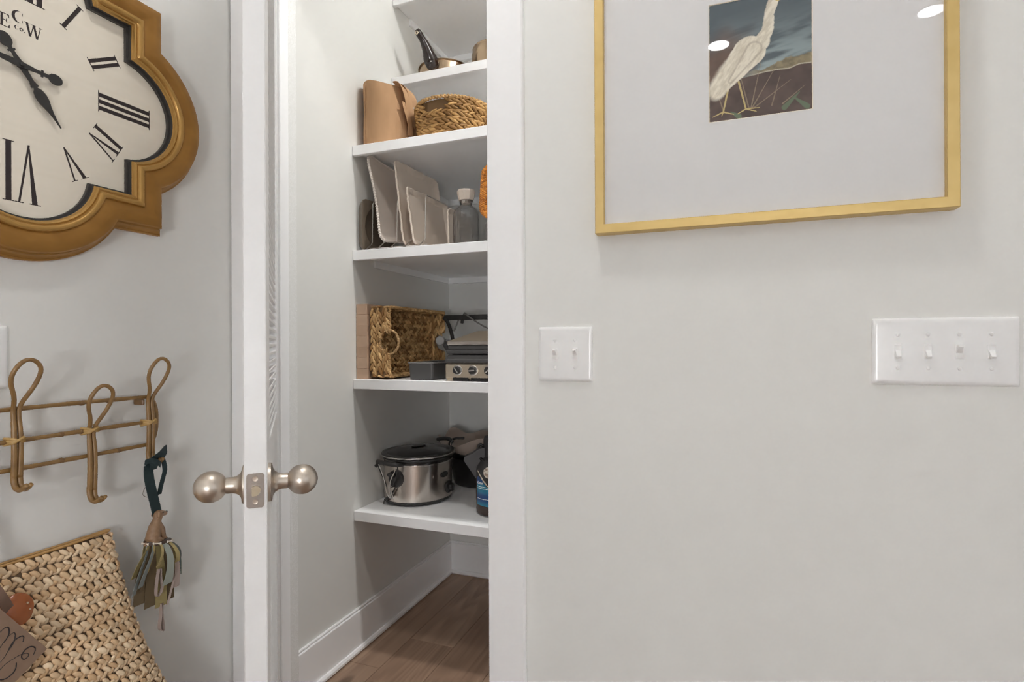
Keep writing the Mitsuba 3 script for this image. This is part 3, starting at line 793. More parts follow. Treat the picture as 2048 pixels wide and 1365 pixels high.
put('glass', trimesh.Trimesh([[MX0, W_Y - .0210, MZ0], [MX1, W_Y - .0210, MZ0], [MX1, W_Y - .0210, MZ1], [MX0, W_Y - .0210, MZ1]], [[0, 1, 2], [0, 2, 3]], process=False), 'mat_glass', pic)
# ================================================================== WOVEN TOTE BAG (hangs from the rack by its strap)
tote = thing('tote_bag', 'woven straw tote bag with leather tag hanging under the coat rack', 'bag')
TYC, TZT = 0.52, 0.7025
def tote_pt(th, z, out=0.0):
    """th: 0 = right side, pi/2 = front (towards the room)."""
    k = np.clip((TZT - z) / 0.37, 0, 1.4)
    hw, hd = 0.318 + 0.008 * k + 0.066 * k ** 2, 0.007 + 0.062 * k ** 0.75
    xc = -1.2965 + hd + 0.004
    c, s = np.cos(th), np.sin(th)
    e = 0.62
    y = TYC + (hw + out) * np.sign(c) * np.abs(c) ** e
    x = xc + (hd + out) * np.sign(s) * np.abs(s) ** e
    return np.stack([x, y, np.broadcast_to(z, np.shape(x))], -1)
th = np.linspace(0, 2 * np.pi, 121)[:-1]
core = loft([tote_pt(th, z, -0.004) for z in np.linspace(TZT - 0.004, 0.20, 16)], False, True)
put('lining', core, 'mat_tote_core', tote, smooth=True)
trng = np.random.default_rng(21)
rowh = 0.0208
z = TZT - 0.014
while z > 0.24:
    tt = np.linspace(-0.55, math.pi * 0.93, 130)
    zz = z + 0.0018 * np.sin(tt * 3 + z * 40)
    P = tote_pt(tt, zz)
    Q = tote_pt(tt + 1e-3, zz) - tote_pt(tt - 1e-3, zz)
    Nn = np.column_stack([-Q[:, 1], Q[:, 0], 0 * tt])
    Nn = Nn * np.sign((Nn * (P - [-1.27, TYC, z])).sum(1, keepdims=True))
    Nn /= np.linalg.norm(Nn, axis=1, keepdims=True) + 1e-12
    m, c = braid(P, Nn, rowh, 0.0150, trng, (0.60, 0.40, 0.225), (0.86, 0.69, 0.48), thick=0.17, lean=45, fat=0.295, reach=0.56)
    put('woven_band', m, 'mat_weave_tote', tote, smooth=True, color=c)
    z -= rowh * 0.985
rim = tote_pt(th, TZT)
rim[:, 2] += 0.0025 * np.cos(th * 2)
rk = put('rim', tube(rim, 0.0032, 8, closed=True), 'mat_tote_rim', tote, smooth=True, label='coiled rim of the bag')
def on_tote(y, z, w=0.0):
    """A point on the front of the bag, w proud of it."""
    k = np.clip((TZT - z) / 0.37, 0, 1.4)
    hw, hd = 0.318 + 0.008 * k + 0.066 * k ** 2, 0.007 + 0.062 * k ** 0.75
    c = np.clip(abs((y - TYC) / hw), 0, 1) ** (1 / 0.62)
    s = math.sqrt(max(0, 1 - c * c)) ** 0.62
    return np.array([-1.2925 + hd + hd * s + w, y, z])
tn = np.array([0.985, 0.02, 0.17]); tn /= np.linalg.norm(tn)
o = on_tote(0.640, 0.624, 0.006)
disc = lathe([(0, 0.0085), (0.008, 0.008), (0.016, 0.0068), (0.0225, 0.0042), (0.0255, 0.001), (0.0255, -0.002), (0.0, -0.002)][::-1], 40, 1.0, 1.18)
dk = put('leather_patch', along(disc, o, tn, (0, 0, 1)), 'mat_leather_disc', tote, smooth=40, label='shiny tan leather patch')
put('rivet', cat(*[along(lathe([(0, .0022), (.0018, .0018), (.0024, 0)][::-1], 12), o + np.array([0.0058, dy, dz]), tn) for dy, dz in ((.012, .009), (.0155, -.004))]), 'mat_brass_bolt', dk, smooth=30)
# strap from the patch up to the hook
sp = spline([o + [.003, -.014, .004], o + [.006, -.022, .022], [-1.240, 0.588, .715], [-1.230, 0.548, .772], [-1.232, 0.524, .800], [-1.247, 0.518, .806], [-1.262, 0.508, .797], [-1.262, 0.47, .74], on_tote(0.43, 0.665, .006)], 60)
put('strap', sheet(sp, [0, .0075, 0.0035], 0.0022), 'mat_leather_strap', tote, label='brown leather strap')
# tag with a monogram
ta = np.array([0.0, 0.0655, -0.0975]); ta /= np.linalg.norm(ta)
tb = np.cross([1.0, 0, 0], ta); tb = tb if tb[2] > 0 else -tb
tag_n = np.cross(ta, tb); tag_n = tag_n if tag_n[0] > 0 else -tag_n
corner = np.array([-1.176, 0.6540, 0.5560])
lean = np.array([0.012, 0, 0.0])
TM = basis(corner, -ta, -tb, np.cross(-ta, -tb)) if np.cross(-ta, -tb)[0] > 0 else basis(corner, -ta, -tb, -np.cross(-ta, -tb))
tagp = sbox(0.0, 0.0, 0.165, 0.082).buffer(-0.002).buffer(0.002, 4)
tg = ext(tagp, 0.0026)
def tag_place(m):
    q = m.copy()
    q.apply_transform(TM)
    return q
tk = put('tag', tag_place(tg), 'mat_leather_tag', tote, label='brown leather tag with a script monogram')
def script(pts, n=60):
    return [p for p in spline(np.array(pts, float), n)]
# letters in the tag's own frame: s runs back up the tag from its tip, t towards its lower edge
GL = [[(.013, .018), (.020, .010), (.030, .013), (.032, .024), (.026, .031), (.019, .029), (.020, .022), (.028, .024), (.036, .036), (.041, .052), (.037, .066), (.026, .069), (.018, .061), (.019, .047), (.027, .040)],
      [(.048, .014), (.056, .008), (.062, .018), (.056, .036), (.052, .056), (.058, .068), (.066, .060)], [(.056, .036), (.066, .016), (.074, .012), (.076, .026), (.070, .048), (.072, .062)], [(.074, .030), (.084, .014), (.092, .012), (.094, .026), (.087, .050), (.092, .066), (.102, .060)]]
mono = []
for g in GL:
    c = spline(np.array([[a, b, .0028] for a, b in g]), 60)
    ww = 0.0005 + 0.0006 * (0.5 + 0.5 * np.sin(np.linspace(0, 9, 60))) ** 2
    mono.append(tube(c, ww, 6))
put('monogram', tag_place(cat(*mono)), 'mat_ink', tk, smooth=True, label='black script monogram')

# ================================================================== TASSEL ORNAMENT on the right hook
tas = thing('tassel_ornament', 'fabric tassel with dog figurine hanging by dark green ribbon from the right hook', 'ornament')
hx, hy, hz = -1.236, 0.916, 0.846
def rib(pts, half, n=40):
    return sheet(spline(pts, n), half, 0.0009)
put('ribbon', cat(rib([[hx - .004, hy - .018, .842], [hx + .004, hy - .024, .825], [hx + .006, hy - .022, .80], [hx + .004, hy - .012, .762], [hx + .002, hy - .002, .722]], [.003, .0095, .002]),
                  rib([[hx + .004, hy + .010, .850], [hx + .006, hy + .014, .83], [hx + .003, hy + .010, .80], [hx, hy + .004, .768]], [.002, .0045, .001])), 'mat_velvet', tas, label='dark green velvet ribbon')
put('bow', cat(rib([[hx - .010, hy - .022, .838], [hx + .004, hy - .016, .853], [hx + .010, hy - .002, .864], [hx + .008, hy + .016, .876], [hx + .004, hy + .021, .872], [hx + .002, hy + .018, .862], [hx + .004, hy + .002, .855], [hx, hy - .014, .845]], [.004, -.003, .0075], 60),
               rib([[hx + .012, hy - .020, .850], [hx + .014, hy - .018, .842], [hx + .012, hy - .020, .832]], [.001, .008, .001], 12),
               rib([[hx - .006, hy - .026, .848], [hx + .012, hy - .020, .853], [hx + .0145, hy - .008, .846], [hx + .008, hy + .002, .838]], [0, .001, .006], 20)), 'mat_velvet', tas)
put('loop_end', rib([[hx + .002, hy - .008, .752], [hx + .001, hy - .003, .735], [hx, hy + .002, .716]], [.003, .0085, .002]), 'mat_ribbon_grey', tas, label='grey underside of the ribbon')
put('wire', tube(spline([[hx - .01, hy - .022, .79], [hx - .006, hy - .030, .775], [hx - .004, hy - .020, .768], [hx, hy - .012, .77]], 20), .0007, 6), 'mat_nickel_dark', tas, smooth=True)

def body(bones, el=0.0022, it=8):
    """One surface from tapered bones (p, r, q, s)."""
    acc = None
    for p, r, q, s in bones:
        a = m3.Manifold.sphere(r, 20).translate(tuple(p))
        b = m3.Manifold.sphere(s, 20).translate(tuple(q))
        h = m3.Manifold.hull(a + b)
        acc = h if acc is None else acc + h
    acc = acc.refine_to_length(el)
    mm = acc.to_mesh()
    m = trimesh.Trimesh(mm.vert_properties[:, :3], mm.tri_verts, process=True)
    trimesh.smoothing.filter_taubin(m, iterations=it)
    return m
# small seated dog, seen from its right side; local u = right (+y), v = up, w = out (+x)
dogb = [((-.010, .012, 0), .0135, (-.004, .030, 0), .0115), ((-.004, .030, 0), .0115, (.003, .043, 0), .0080), ((.003, .043, 0), .0080, (.007, .053, 0), .0092), ((.007, .053, .0), .0090, (.016, .0515, 0), .0058),
        ((.016, .0515, 0), .0056, (.021, .0495, 0), .0045), ((.002, .034, .005), .0055, (.006, .018, .0055), .0042), ((.006, .018, .0055), .0042, (.007, .003, .0055), .0036), ((.007, .003, .0055), .0036, (.012, .0022, .0055), .0032),
        ((.008, .034, -.005), .0055, (.0165, .018, -.0055), .0040), ((.0165, .018, -.0055), .0040, (.0175, .003, -.0055), .0036), ((-.012, .008, .008), .0085, (-.004, .005, .009), .0060), ((-.004, .004, .009), .0045, (.002, .0025, .009), .0035),
        ((-.012, .008, -.008), .0085, (-.004, .004, -.009), .0045), ((-.020, .006, 0), .0038, (-.029, .004, .002), .0028), ((.004, .058, .0065), .0034, (.001, .052, .0085), .0030), ((.004, .058, -.0065), .0034, (.001, .052, -.0085), .0030)]
dy0, dz0 = 0.9145, 0.6625
def dogat(m):
    q = m.copy()
    q.apply_scale(1.14)
    return on_left(rot2(q, 7), dy0, dz0, hx + .004)
def rot2(m, deg):
    q = m.copy()
    q.apply_transform(trimesh.transformations.rotation_matrix(math.radians(deg), [0, 0, 1]))
    return q
dog = put('dog_figurine', dogat(body(dogb)), 'mat_dog', tas, smooth=True, label='small brown seated dog figurine')
put('nose', dogat(body([((.0245, .0515, 0), .0020, (.0252, .0512, 0), .0018)], .001, 2)), 'mat_black', dog, smooth=True)
put('eye', dogat(body([((.0125, .0560, .0075), .0012, (.0127, .0560, .0076), .0011)], .001, 1)), 'mat_black', dog, smooth=True)
# collar with bones
def ring_pt(a, r=1.0):
    return np.array([hx + .002 + .020 * r * math.sin(a), dy0 + .031 * r * math.cos(a), dz0 - .003 + .0055 * math.cos(a + math.pi)])
ca_ = [ring_pt(a) for a in np.linspace(0, 2 * math.pi, 49)[:-1]]
ck_ = put('collar', loft([np.array([ring_pt(a, s) + [0, 0, d] for a in np.linspace(0, 2 * math.pi, 49)[:-1]]) for s, d in ((.9, .004), (1.0, .0045), (1.02, 0.0), (1.0, -.0045), (.9, -.004))]), 'mat_collar', tas, smooth=40, label='dark brown collar with white bones')
for a in (2.05, 1.05, 0.25, 3.0):
    p = ring_pt(a, 1.05)
    d = ring_pt(a - .2, 1.05) - ring_pt(a + .2, 1.05)
    d /= np.linalg.norm(d)
    nrm = p - np.array([hx + .002, dy0, p[2]]); nrm /= np.linalg.norm(nrm)
    put('bone', body([(p - d * .0070 + [0, 0, .0012], .0017, p + d * .0070 + [0, 0, -.0002], .0017), (p - d * .0074 + [0, 0, .0022], .0018, p - d * .0074 - [0, 0, .0006], .0018), (p + d * .0074 + [0, 0, .0012], .0018, p + d * .0074 - [0, 0, .0016], .0018)], .0012, 2), 'mat_bone', ck_, smooth=True)
# hanging strips: (top angle, end dy, end z, half width, cloth, bulge)
strips = [(2.75, -.060, .597, .0075, 'olive', .006), (2.95, -.064, .562, .0060, 'slate', .012), (2.35, -.034, .600, .0050, 'straw', .012), (2.45, -.052, .575, .0070, 'slate', .016), (1.9, -.012, .608, .0048, 'straw', .018), (1.55, .008, .560, .0120, 'sage', .022),
          (0.95, .032, .592, .0060, 'straw', .018), (0.70, .026, .585, .0055, 'olive', .014), (0.35, .046, .598, .0045, 'slate', .010), (0.15, .047, .570, .0060, 'teal', .006), (0.45, .052, .562, .0065, 'sage', .004), (0.8, .038, .540, .0070, 'blush', .012),
          (2.6, -.040, .560, .0065, 'umber', .004), (3.4, -.030, .600, .0065, 'olive', -.004), (4.4, .0, .580, .008, 'umber', -.004), (5.4, .030, .590, .007, 'olive', -.002)]
for a, ey, ez, hwid, cl, bu in strips:
    p = ring_pt(a, .86)
    e = np.array([hx + bu, dy0 + ey, ez])
    mid = p * .5 + e * .5 + np.array([bu * .6 + .004, ey * .08, .006])
    m = sheet(spline([p - [0, 0, .001], p * .75 + mid * .25 + [bu * .3, 0, 0], mid, e], 24), np.linspace(.45, 1, 24)[:, None] * np.array([[.002 * math.cos(a), hwid, .0006]]), .0009)
    put('fabric_strip', m, f'mat_cloth_{cl}', tas)
# broad brown lower panels and the narrow loops
for ey0, ey1, ez, cl, x in ((-.052, -.022, .530, 'umber', .000), (-.030, -.004, .516, 'umber', .004), (-.008, .014, .508, 'olive', .008), (.008, .034, .514, 'umber', .005)):
    m = sheet(spline([[hx + x * .3, dy0 + (ey0 + ey1) * .2, dz0 - .008], [hx + x, dy0 + (ey0 + ey1) * .46, .60], [hx + x, dy0 + (ey0 + ey1) * .5, ez]], 20), np.linspace(.45, 1, 20)[:, None] * np.array([[.002, (ey1 - ey0) * .62, .0008]]), .0009)
    put('fabric_panel', m, f'mat_cloth_{cl}', tas)
put('fabric_loop', cat(rib([[hx + .016, dy0 - .008, .60], [hx + .018, dy0 - .016, .56], [hx + .018, dy0 - .013, .540], [hx + .018, dy0 - .006, .545], [hx + .018, dy0 - .004, .575], [hx + .016, dy0 - .004, .60]], [.004, .0008, 0]),
                       rib([[hx + .014, dy0 + .034, .605], [hx + .016, dy0 + .028, .56], [hx + .014, dy0 + .014, .508]], [.001, .0022, .0006])), 'mat_cloth_blush', tas)
put('tail_loop', cat(rib([[hx + .008, dy0 + .001, .515], [hx + .009, dy0 + .0005, .48], [hx + .009, dy0 + .002, .452], [hx + .009, dy0 + .0045, .450], [hx + .009, dy0 + .006, .47], [hx + .008, dy0 + .005, .515]], [.0045, .0007, 0], 50)), 'mat_cloth_blush', tas)

# ================================================================== LOWEST SHELF: slow cooker, jug, bowl on its pot
cook = thing('slow_cooker', 'stainless slow cooker with black lid and clip handle on the lowest shelf', 'slow cooker')
CX, CY_, CA = -1.1165, 1.905, 72.0
SA, SB = 1.075, 0.965                     # oval: long axis along the handles
def crock(m):
    return rotz(m, CA, (CX, CY_, Z5))
R = 0.1275
put('base', crock(lathe([(0, .003), (R * .94, .003), (R * .985, .006), (R * .995, .0135), (R * .99, .0165), (0, .0165)], 72, SA, SB)), 'mat_black_satin', cook, smooth=35, label='black plastic base ring')
put('body', crock(lathe([(R * .99, .0155), (R * 1.0, .017), (R * 1.0, .149), (R * .995, .151), (R * .97, .151)], 72, SA, SB)), 'mat_steel', cook, smooth=35, label='brushed stainless steel body')
put('crock_rim', crock(lathe([(R * .985, .1505), (R * 1.0, .152), (R * 1.012, .158), (R * 1.012, .1635), (R * 1.04, .1665), (R * 1.06, .171), (R * 1.05, .1745), (R * 1.0, .1755), (R * .95, .174), (R * .93, .150)], 72, SA, SB)), 'mat_black_gloss', cook, smooth=35, label='black stoneware rim')
put('steel_lip', crock(lathe([(R * 1.002, .1495), (R * 1.008, .1505), (R * 1.008, .1535), (R * 1.002, .1545)], 72, SA, SB)), 'mat_chrome', cook, smooth=35)
ld = put('lid', crock(lathe([(R * .96, .176), (R * 1.075, .1795), (R * 1.09, .1845), (R * 1.075, .1885), (R * 1.0, .1885), (R * .93, .1865), (R * .80, .1935), (R * .5, .2005), (R * .2, .203), (0, .2032)], 72, SA, SB)), 'mat_black_gloss', cook, smooth=25, label='glossy black lid')
put('lid_band', crock(lathe([(R * 1.076, .1775), (R * 1.0905, .1800), (R * 1.0925, .1822), (R * 1.0885, .1835)], 72, SA, SB)), 'mat_chrome', ld, smooth=35, label='bright band round the lid edge')
put('lid_knob', crock(lathe([(0.010, .2015), (.024, .2035), (.028, .2060), (.026, .2085), (.018, .2095), (0, .210)], 40, 1.3, 0.7)), 'mat_black_gloss', ld, smooth=35)
def cpt(ang, rad, z):
    """Point on the cooker at angle ang (degrees, in the oval's own frame)."""
    a = math.radians(ang)
    x, y = SA * R * rad * math.cos(a), SB * R * rad * math.sin(a)
    r_ = math.radians(CA)
    return np.array([CX + x * math.cos(r_) - y * math.sin(r_), CY_ + x * math.sin(r_) + y * math.cos(r_), Z5 + z])
H0 = 184.0                               # the clip handle facing the doorway
def clip(h0, name):
    g = spline([cpt(h0 - 24, 1.10, .160), cpt(h0 - 21, 1.24, .164), cpt(h0 - 12, 1.30, .167), cpt(h0, 1.32, .169), cpt(h0 + 12, 1.30, .167), cpt(h0 + 21, 1.24, .164), cpt(h0 + 24, 1.10, .160)], 40)
    return put(name, tube(g, np.concatenate([np.linspace(.005, .0078, 8), np.full(24, .0082), np.linspace(.0078, .005, 8)]), 12), 'mat_black_satin', cook, smooth=True, label='black carrying grip')
gk = clip(H0, 'handle')
# oval black mount, wire bail and clip tongue
mo = [cpt(H0 + 9 + 14 * math.cos(a), 1.0, .106 + .034 * math.sin(a)) for a in np.linspace(0, 2 * math.pi, 33)[:-1]]
mo2 = [cpt(H0 + 9 + 13 * math.cos(a), 1.085, .106 + .031 * math.sin(a)) for a in np.linspace(0, 2 * math.pi, 33)[:-1]]
put('handle_mount', loft([np.array(mo), np.array(mo2)]), 'mat_black_satin', gk, smooth=40)
put('mount_cap', loft([np.array([cpt(H0 + 4 + 8 * math.cos(a), 1.085, .120 + .010 * math.sin(a)) for a in np.linspace(0, 2 * math.pi, 25)[:-1]]), np.array([cpt(H0 + 4 + 7 * math.cos(a), 1.16, .121 + .008 * math.sin(a)) for a in np.linspace(0, 2 * math.pi, 25)[:-1]])]), 'mat_black_gloss', gk, smooth=40)
for s in (-1, 1):
    put('wire_arm', tube(spline([cpt(H0 + s * 17, 1.27, .163), cpt(H0 + s * 15, 1.22, .142), cpt(H0 + s * 9, 1.20, .115), cpt(H0 + s * 5, 1.19, .088), cpt(H0 + s * 5 + 2, 1.15, .050), cpt(H0 + s * 4 + 3, 1.10, .034)], 40), .0021, 8), 'mat_chrome', gk, smooth=True)
    put('wire_arm', tube(spline([cpt(H0 + s * 20, 1.25, .160), cpt(H0 + s * 17, 1.20, .128), cpt(H0 + s * 11, 1.14, .098), cpt(H0 + s * 6, 1.13, .075)], 30), .0026, 8), 'mat_black_satin', gk, smooth=True)
put('clip_tongue', sheet(spline([cpt(H0 + 10, 1.08, .072), cpt(H0 + 2, 1.10, .046), cpt(H0 - 10, 1.10, .026), cpt(H0 - 24, 1.06, .006)], 24), [.001, .001, .0055], .003), 'mat_black_satin', gk)
put('clip_plate', sheet(spline([cpt(H0 - 2, 1.12, .082), cpt(H0, 1.13, .070), cpt(H0 + 2, 1.12, .034)], 16), [.006, -.003, 0], .002), 'mat_chrome', gk)
put('clip_hook', cat(tube([cpt(H0 - 25, 1.22, .150), cpt(H0 - 27, 1.28, .144)], .0065, 10), tube(spline([cpt(H0 - 21, 1.22, .162), cpt(H0 - 24, 1.26, .155), cpt(H0 - 26, 1.27, .148)], 12), .0035, 8)), 'mat_black_satin', gk, smooth=30)
g2 = spline([cpt(-26, 1.12, .176), cpt(-22, 1.16, .205), cpt(-12, 1.18, .224), cpt(0, 1.19, .229), cpt(12, 1.18, .224), cpt(22, 1.16, .205), cpt(26, 1.12, .176)], 40)
ck2 = put('handle', tube(spline([cpt(-20, 1.10, .205), cpt(-10, 1.12, .210), cpt(0, 1.13, .212), cpt(10, 1.12, .210), cpt(20, 1.10, .205)], 30), np.concatenate([np.linspace(.006, .0078, 6), np.full(18, .008), np.linspace(.0078, .006, 6)]), 12), 'mat_black_satin', cook, smooth=True, label='black carrying grip')
for s in (-1, 1):
    put('wire_arm', tube([cpt(s * 17, 1.11, .206), cpt(s * 14, 1.115, .190), cpt(s * 12, 1.07, .165)], .0018, 8), 'mat_black_satin', ck2, smooth=True)
# dial on the right flank
dka = -69.0
dpos, dn_ = cpt(dka, 1.0, .052), cpt(dka, 1.4, .052) - cpt(dka, 1.0, .052)
dl = put('dial', along(lathe([(.024, -.004), (.024, .004), (.021, .007), (.0165, .008), (.0155, .018), (.012, .0205), (0, .0205)], 40), dpos, dn_), 'mat_black_gloss', cook, smooth=35, label='black control dial')
put('pointer', along(box(-.0015, .0015, -.013, .013, .018, .0235, .0008), dpos, dn_), 'mat_black_satin', dl)
bpos = cpt(dka - 12, 1.0, .106)
put('badge', along(lathe([(.0001, .0035), (.012, .003), (.014, .0)][::-1], 30, 1.7, .8), bpos, cpt(dka - 12, 1.4, .106) - bpos), 'mat_black_gloss', cook, smooth=35)
put('badge_mark', along(cat(box(-.026, -.022, -.006, .005, .001, .0035, .0005), box(-.0295, -.0282, -.004, .003, .0012, .003)), cpt(dka - 26, 1.0, .106), cpt(dka - 26, 1.4, .106) - cpt(dka - 26, 1.0, .106)), 'mat_chrome', cook)

# black pot with silver knob, and the wavy bowl on top
pot = thing('black_pot', 'round black pot with a silver stud behind the slow cooker', 'pot')
BX, BY = -0.992, 2.208
def at0(m, x, y, z):
    q = m.copy()
    q.apply_translation([x, y, z])
    return q
put('body', at0(lathe([(0, .001), (.102, .001), (.108, .006), (.112, .02), (.120, .075), (.126, .090), (.128, .117), (.124, .119), (.118, .09), (0, .08)], 64), BX, BY, Z5), 'mat_black_gloss', pot, smooth=30)
sd = np.array([-math.sin(math.radians(26)), -math.cos(math.radians(26)), 0]) * -1
vdir = np.array([0.42, -0.907, 0])
put('stud', along(lathe([(0, -.004), (.010, -.004), (.0105, .008), (.014, .010), (.014, .020), (0, .021)], 28), np.array([BX, BY, Z5 + .098]) + vdir * .129, vdir), 'mat_steel', pot, smooth=35, label='silver stud on the pot')
bowl = thing('wavy_bowl', 'taupe ceramic bowl with wavy rim sitting on the black pot behind the slow cooker', 'bowl')
def bowl_mesh():
    ang = np.linspace(0, 2 * np.pi, 97)[:-1]
    wav = np.zeros(len(ang))
    for c_, w_, h_ in ((204, 13, .75), (157, 20, 1.0), (300, 30, 1.0), (352, 18, .8), (60, 26, .9), (108, 16, .5), (30, 12, .4)):
        dd = (ang - math.radians(c_) + np.pi) % (2 * np.pi) - np.pi
        wav += h_ * np.exp(-(dd / math.radians(w_)) ** 2)
    rings = []
    for t in np.linspace(0, 1, 12):
        r = .050 + .118 * t ** .75 + .012 * t ** 3 * wav
        z = .001 + .054 * t ** 1.25 + .046 * t ** 3 * wav
        rings.append(np.column_stack([r * np.cos(ang), r * np.sin(ang), z]))
    for t in np.linspace(1, 0, 12):
        r = .044 + .118 * t ** .75 + .012 * t ** 3 * wav - .001
        z = .008 + .048 * t ** 1.25 + .0455 * t ** 3 * wav
        rings.append(np.column_stack([r * np.cos(ang), r * np.sin(ang), z]))
    return loft(rings)
put('vessel', at0(bowl_mesh(), BX, BY, Z5 + .1205), 'mat_ceramic_taupe', bowl, smooth=35)
put('handle', tube(at0(trimesh.Trimesh(spline([[-.085, -.120, .052], [-.070, -.138, .078], [-.040, -.145, .092], [-.005, -.140, .094]], 30), [[0, 1, 2]], process=False), BX, BY, Z5 + .1205).vertices, np.linspace(.0036, .0058, 30), 10), 'mat_black_satin', bowl, smooth=True, label='black curved handle')

jug = thing('jug', 'dark plastic jug with blue label at the right of the lowest shelf', 'jug')
JX, JY = -0.757, 1.838
JR = 0.0745
put('body', at0(lathe([(0, .001), (.060, .001), (.0715, .006), (JR, .018), (JR, .100), (JR, .160), (.073, .167), (.062, .185), (.049, .199), (.0405, .205), (.040, .212), (0, .212)], 72), JX, JY, Z5), 'mat_jug_brown', jug, smooth=30)
put('sleeve', at0(lathe([(JR + .0006, .118), (JR + .0006, .160), (.0736, .1675), (.0626, .1855), (.0496, .1995), (.0411, .2055)], 72), JX, JY, Z5), 'mat_jug', jug, smooth=30)
put('cap', at0(lathe([(.0415, .200), (.046, .203), (.0475, .262), (.044, .272), (.030, .276), (0, .276)], 48), JX, JY, Z5), 'mat_jug', jug, smooth=30)
hd_dir = np.array([-0.93, -0.36, 0])
jo = np.array([JX, JY, Z5])
put('handle', tube(spline([jo + hd_dir * .045 + [0, 0, .236], jo + hd_dir * .060 + [0, 0, .243], jo + hd_dir * .068 + [0, 0, .222], jo + hd_dir * .058 + np.array([.03, -.028, .188]) , jo + hd_dir * .045 + np.array([.048, -.046, .178])], 40), .0052, 10), 'mat_black_gloss', jug, smooth=True)
def wrap(poly_uv, r, a0, depth=.0006):
    """A flat shape (u along the girth, v up) laid on the jug's round body."""
    m = ext(poly_uv, depth)
    m = m.subdivide_to_size(.006)
    u, v, w = m.vertices.T
    a = a0 + u / r
    r = r - JR + np.interp(v, [0, .160, .167, .185, .199], [JR, JR, .0735, .0628, .050])
    q = m.copy()
    q.vertices = np.column_stack([JX + (r + w) * np.cos(a), JY + (r + w) * np.sin(a), Z5 + v])
    return q
A0 = math.radians(-138)                    # the label's left edge
lab = Polygon([(.004, .040), (.11, .036), (.11, .100), (.056, .106), (.030, .134), (.014, .140), (.006, .134), (.003, .115)])
lk_ = put('label', wrap(lab, JR + .0007, A0), 'mat_label_blue', jug, smooth=40, label='blue label with white lettering')
tx = meshkit.text_mesh('Oster', .0085, .0005, True)
tx = tx.subdivide_to_size(.004)
def wrap_mesh(m, r, u0, v0):
    u, v, w = m.vertices.T
    a = A0 + (u + u0) / r
    q = m.copy()
    q.vertices = np.column_stack([JX + (r + w) * np.cos(a), JY + (r + w) * np.sin(a), Z5 + v + v0])
    return q
put('lettering', wrap_mesh(tx, JR + .0014, .010, .1135), 'mat_label_white', lk_)
for v, L in ((.104, .055), (.0975, .075), (.062, .06)):
    put('label_line', wrap(sbox(.010, v, .010 + L, v + .0018), JR + .0013, A0), 'mat_label_white', lk_)
put('label_band', wrap(Polygon([(.009, .158), (.030, .137), (.057, .109), (.11, .101), (.11, .105), (.059, .1135), (.034, .141), (.013, .161)]), JR + .0013, A0), 'mat_label_cream', lk_)
emb = affinity.translate(affinity.scale(Point(0, 0).buffer(1, 24), .026, .022), .060, .150)
put('picture_patch', wrap(affinity.translate(affinity.scale(Point(0, 0).buffer(1, 20), .017, .019), .061, .157), JR + .0016, A0), 'mat_label_cream', jug, smooth=40)
fin = Polygon([(.030, .120), (.0735, .130), (.080, .140), (.1145, .192), (.112, .200), (.085, .212), (.062, .228), (.030, .235)]).buffer(.003, 4)
fm = ext(fin, .036)
fm.apply_translation([0, 0, -.018])
fm.apply_transform(basis([JX, JY, Z5], [-0.921, -0.389, 0], [0, 0, 1], [-0.389, 0.921, 0]))
put('grip', fm, 'mat_jug', jug, label='dark grey side grip')

# ================================================================== SHELF: cutting board, square basket, loaf pan, contact grill
brd = thing('cutting_board', 'light wood block cutting board standing on edge against the pantry wall', 'cutting board')
nb = 7
bh = 0.2735 / nb
for i in range(nb):
    put('stave', box(PX0 + .0015, PX0 + .0485, 1.690, 2.120, Z4 + .0005 + i * bh, Z4 + .0005 + (i + 1) * bh - .0001, .0014 if i in (0, nb - 1) else .0004), 'mat_board' if i % 2 else 'mat_board_dark', brd)

BROWN_A, BROWN_B = (0.27, 0.135, 0.045), (0.74, 0.49, 0.23)
sqb = thing('square_basket', 'rectangular woven basket with ring handle lying on its side by the cutting board', 'basket')
QX0, QX1, QY0, QY1, QZ0, QZ1 = -1.196, -1.114, 1.702, 2.128, Z4 + .0075, 1.254
qz = (QZ0 + QZ1) / 2
brng = np.random.default_rng(31)
def line(p, q, n=24):
    return np.linspace(p, q, n)
def weave_wall(name, rows, width, pitch, keep=None, parent=None, tone=(BROWN_A, BROWN_B), **kw):
    for P, nrm in rows:
        m, c = braid(P, np.broadcast_to(nrm, P.shape), width, pitch, brng, *tone, **kw)
        if keep is not None:
            nl = len(LEAF_V)
            cen = m.vertices.reshape(-1, nl, 3).mean(1)
            ok = keep(cen)
            v = m.vertices.reshape(-1, nl, 3)[ok].reshape(-1, 3)
            if len(v) == 0:
                continue
            f = (LEAF_F[None] + (np.arange(ok.sum()) * nl)[:, None, None]).reshape(-1, 3)
            c = c.reshape(-1, nl, 3)[ok].reshape(-1, 3)
            m = trimesh.Trimesh(v, f, process=False)
        if keep is not None and name == 'end_band' and abs(P[0, 0] - (QX1 - .010)) < .02:   # the hole parts the band in two
            lc = m.vertices.reshape(-1, len(LEAF_V), 3).mean(1)[:, 2] > qz
            for sel in (lc, ~lc):
                v = m.vertices.reshape(-1, len(LEAF_V), 3)[sel].reshape(-1, 3)
                if len(v):
                    f = (LEAF_F[None] + (np.arange(sel.sum()) * len(LEAF_V))[:, None, None]).reshape(-1, 3)
                    put(name, trimesh.Trimesh(v, f, process=False), 'mat_weave', parent, smooth=True, color=c.reshape(-1, len(LEAF_V), 3)[sel].reshape(-1, 3))
            continue
        put(name, m, 'mat_weave', parent, smooth=True, color=c)
rw = 0.0245
notch = lambda c: (c[:, 2] - qz) ** 2 + (c[:, 0] - (QX1 - .002)) ** 2 > .041 ** 2
kn = dict(thick=.24, lean=21, fat=.275, reach=.80)
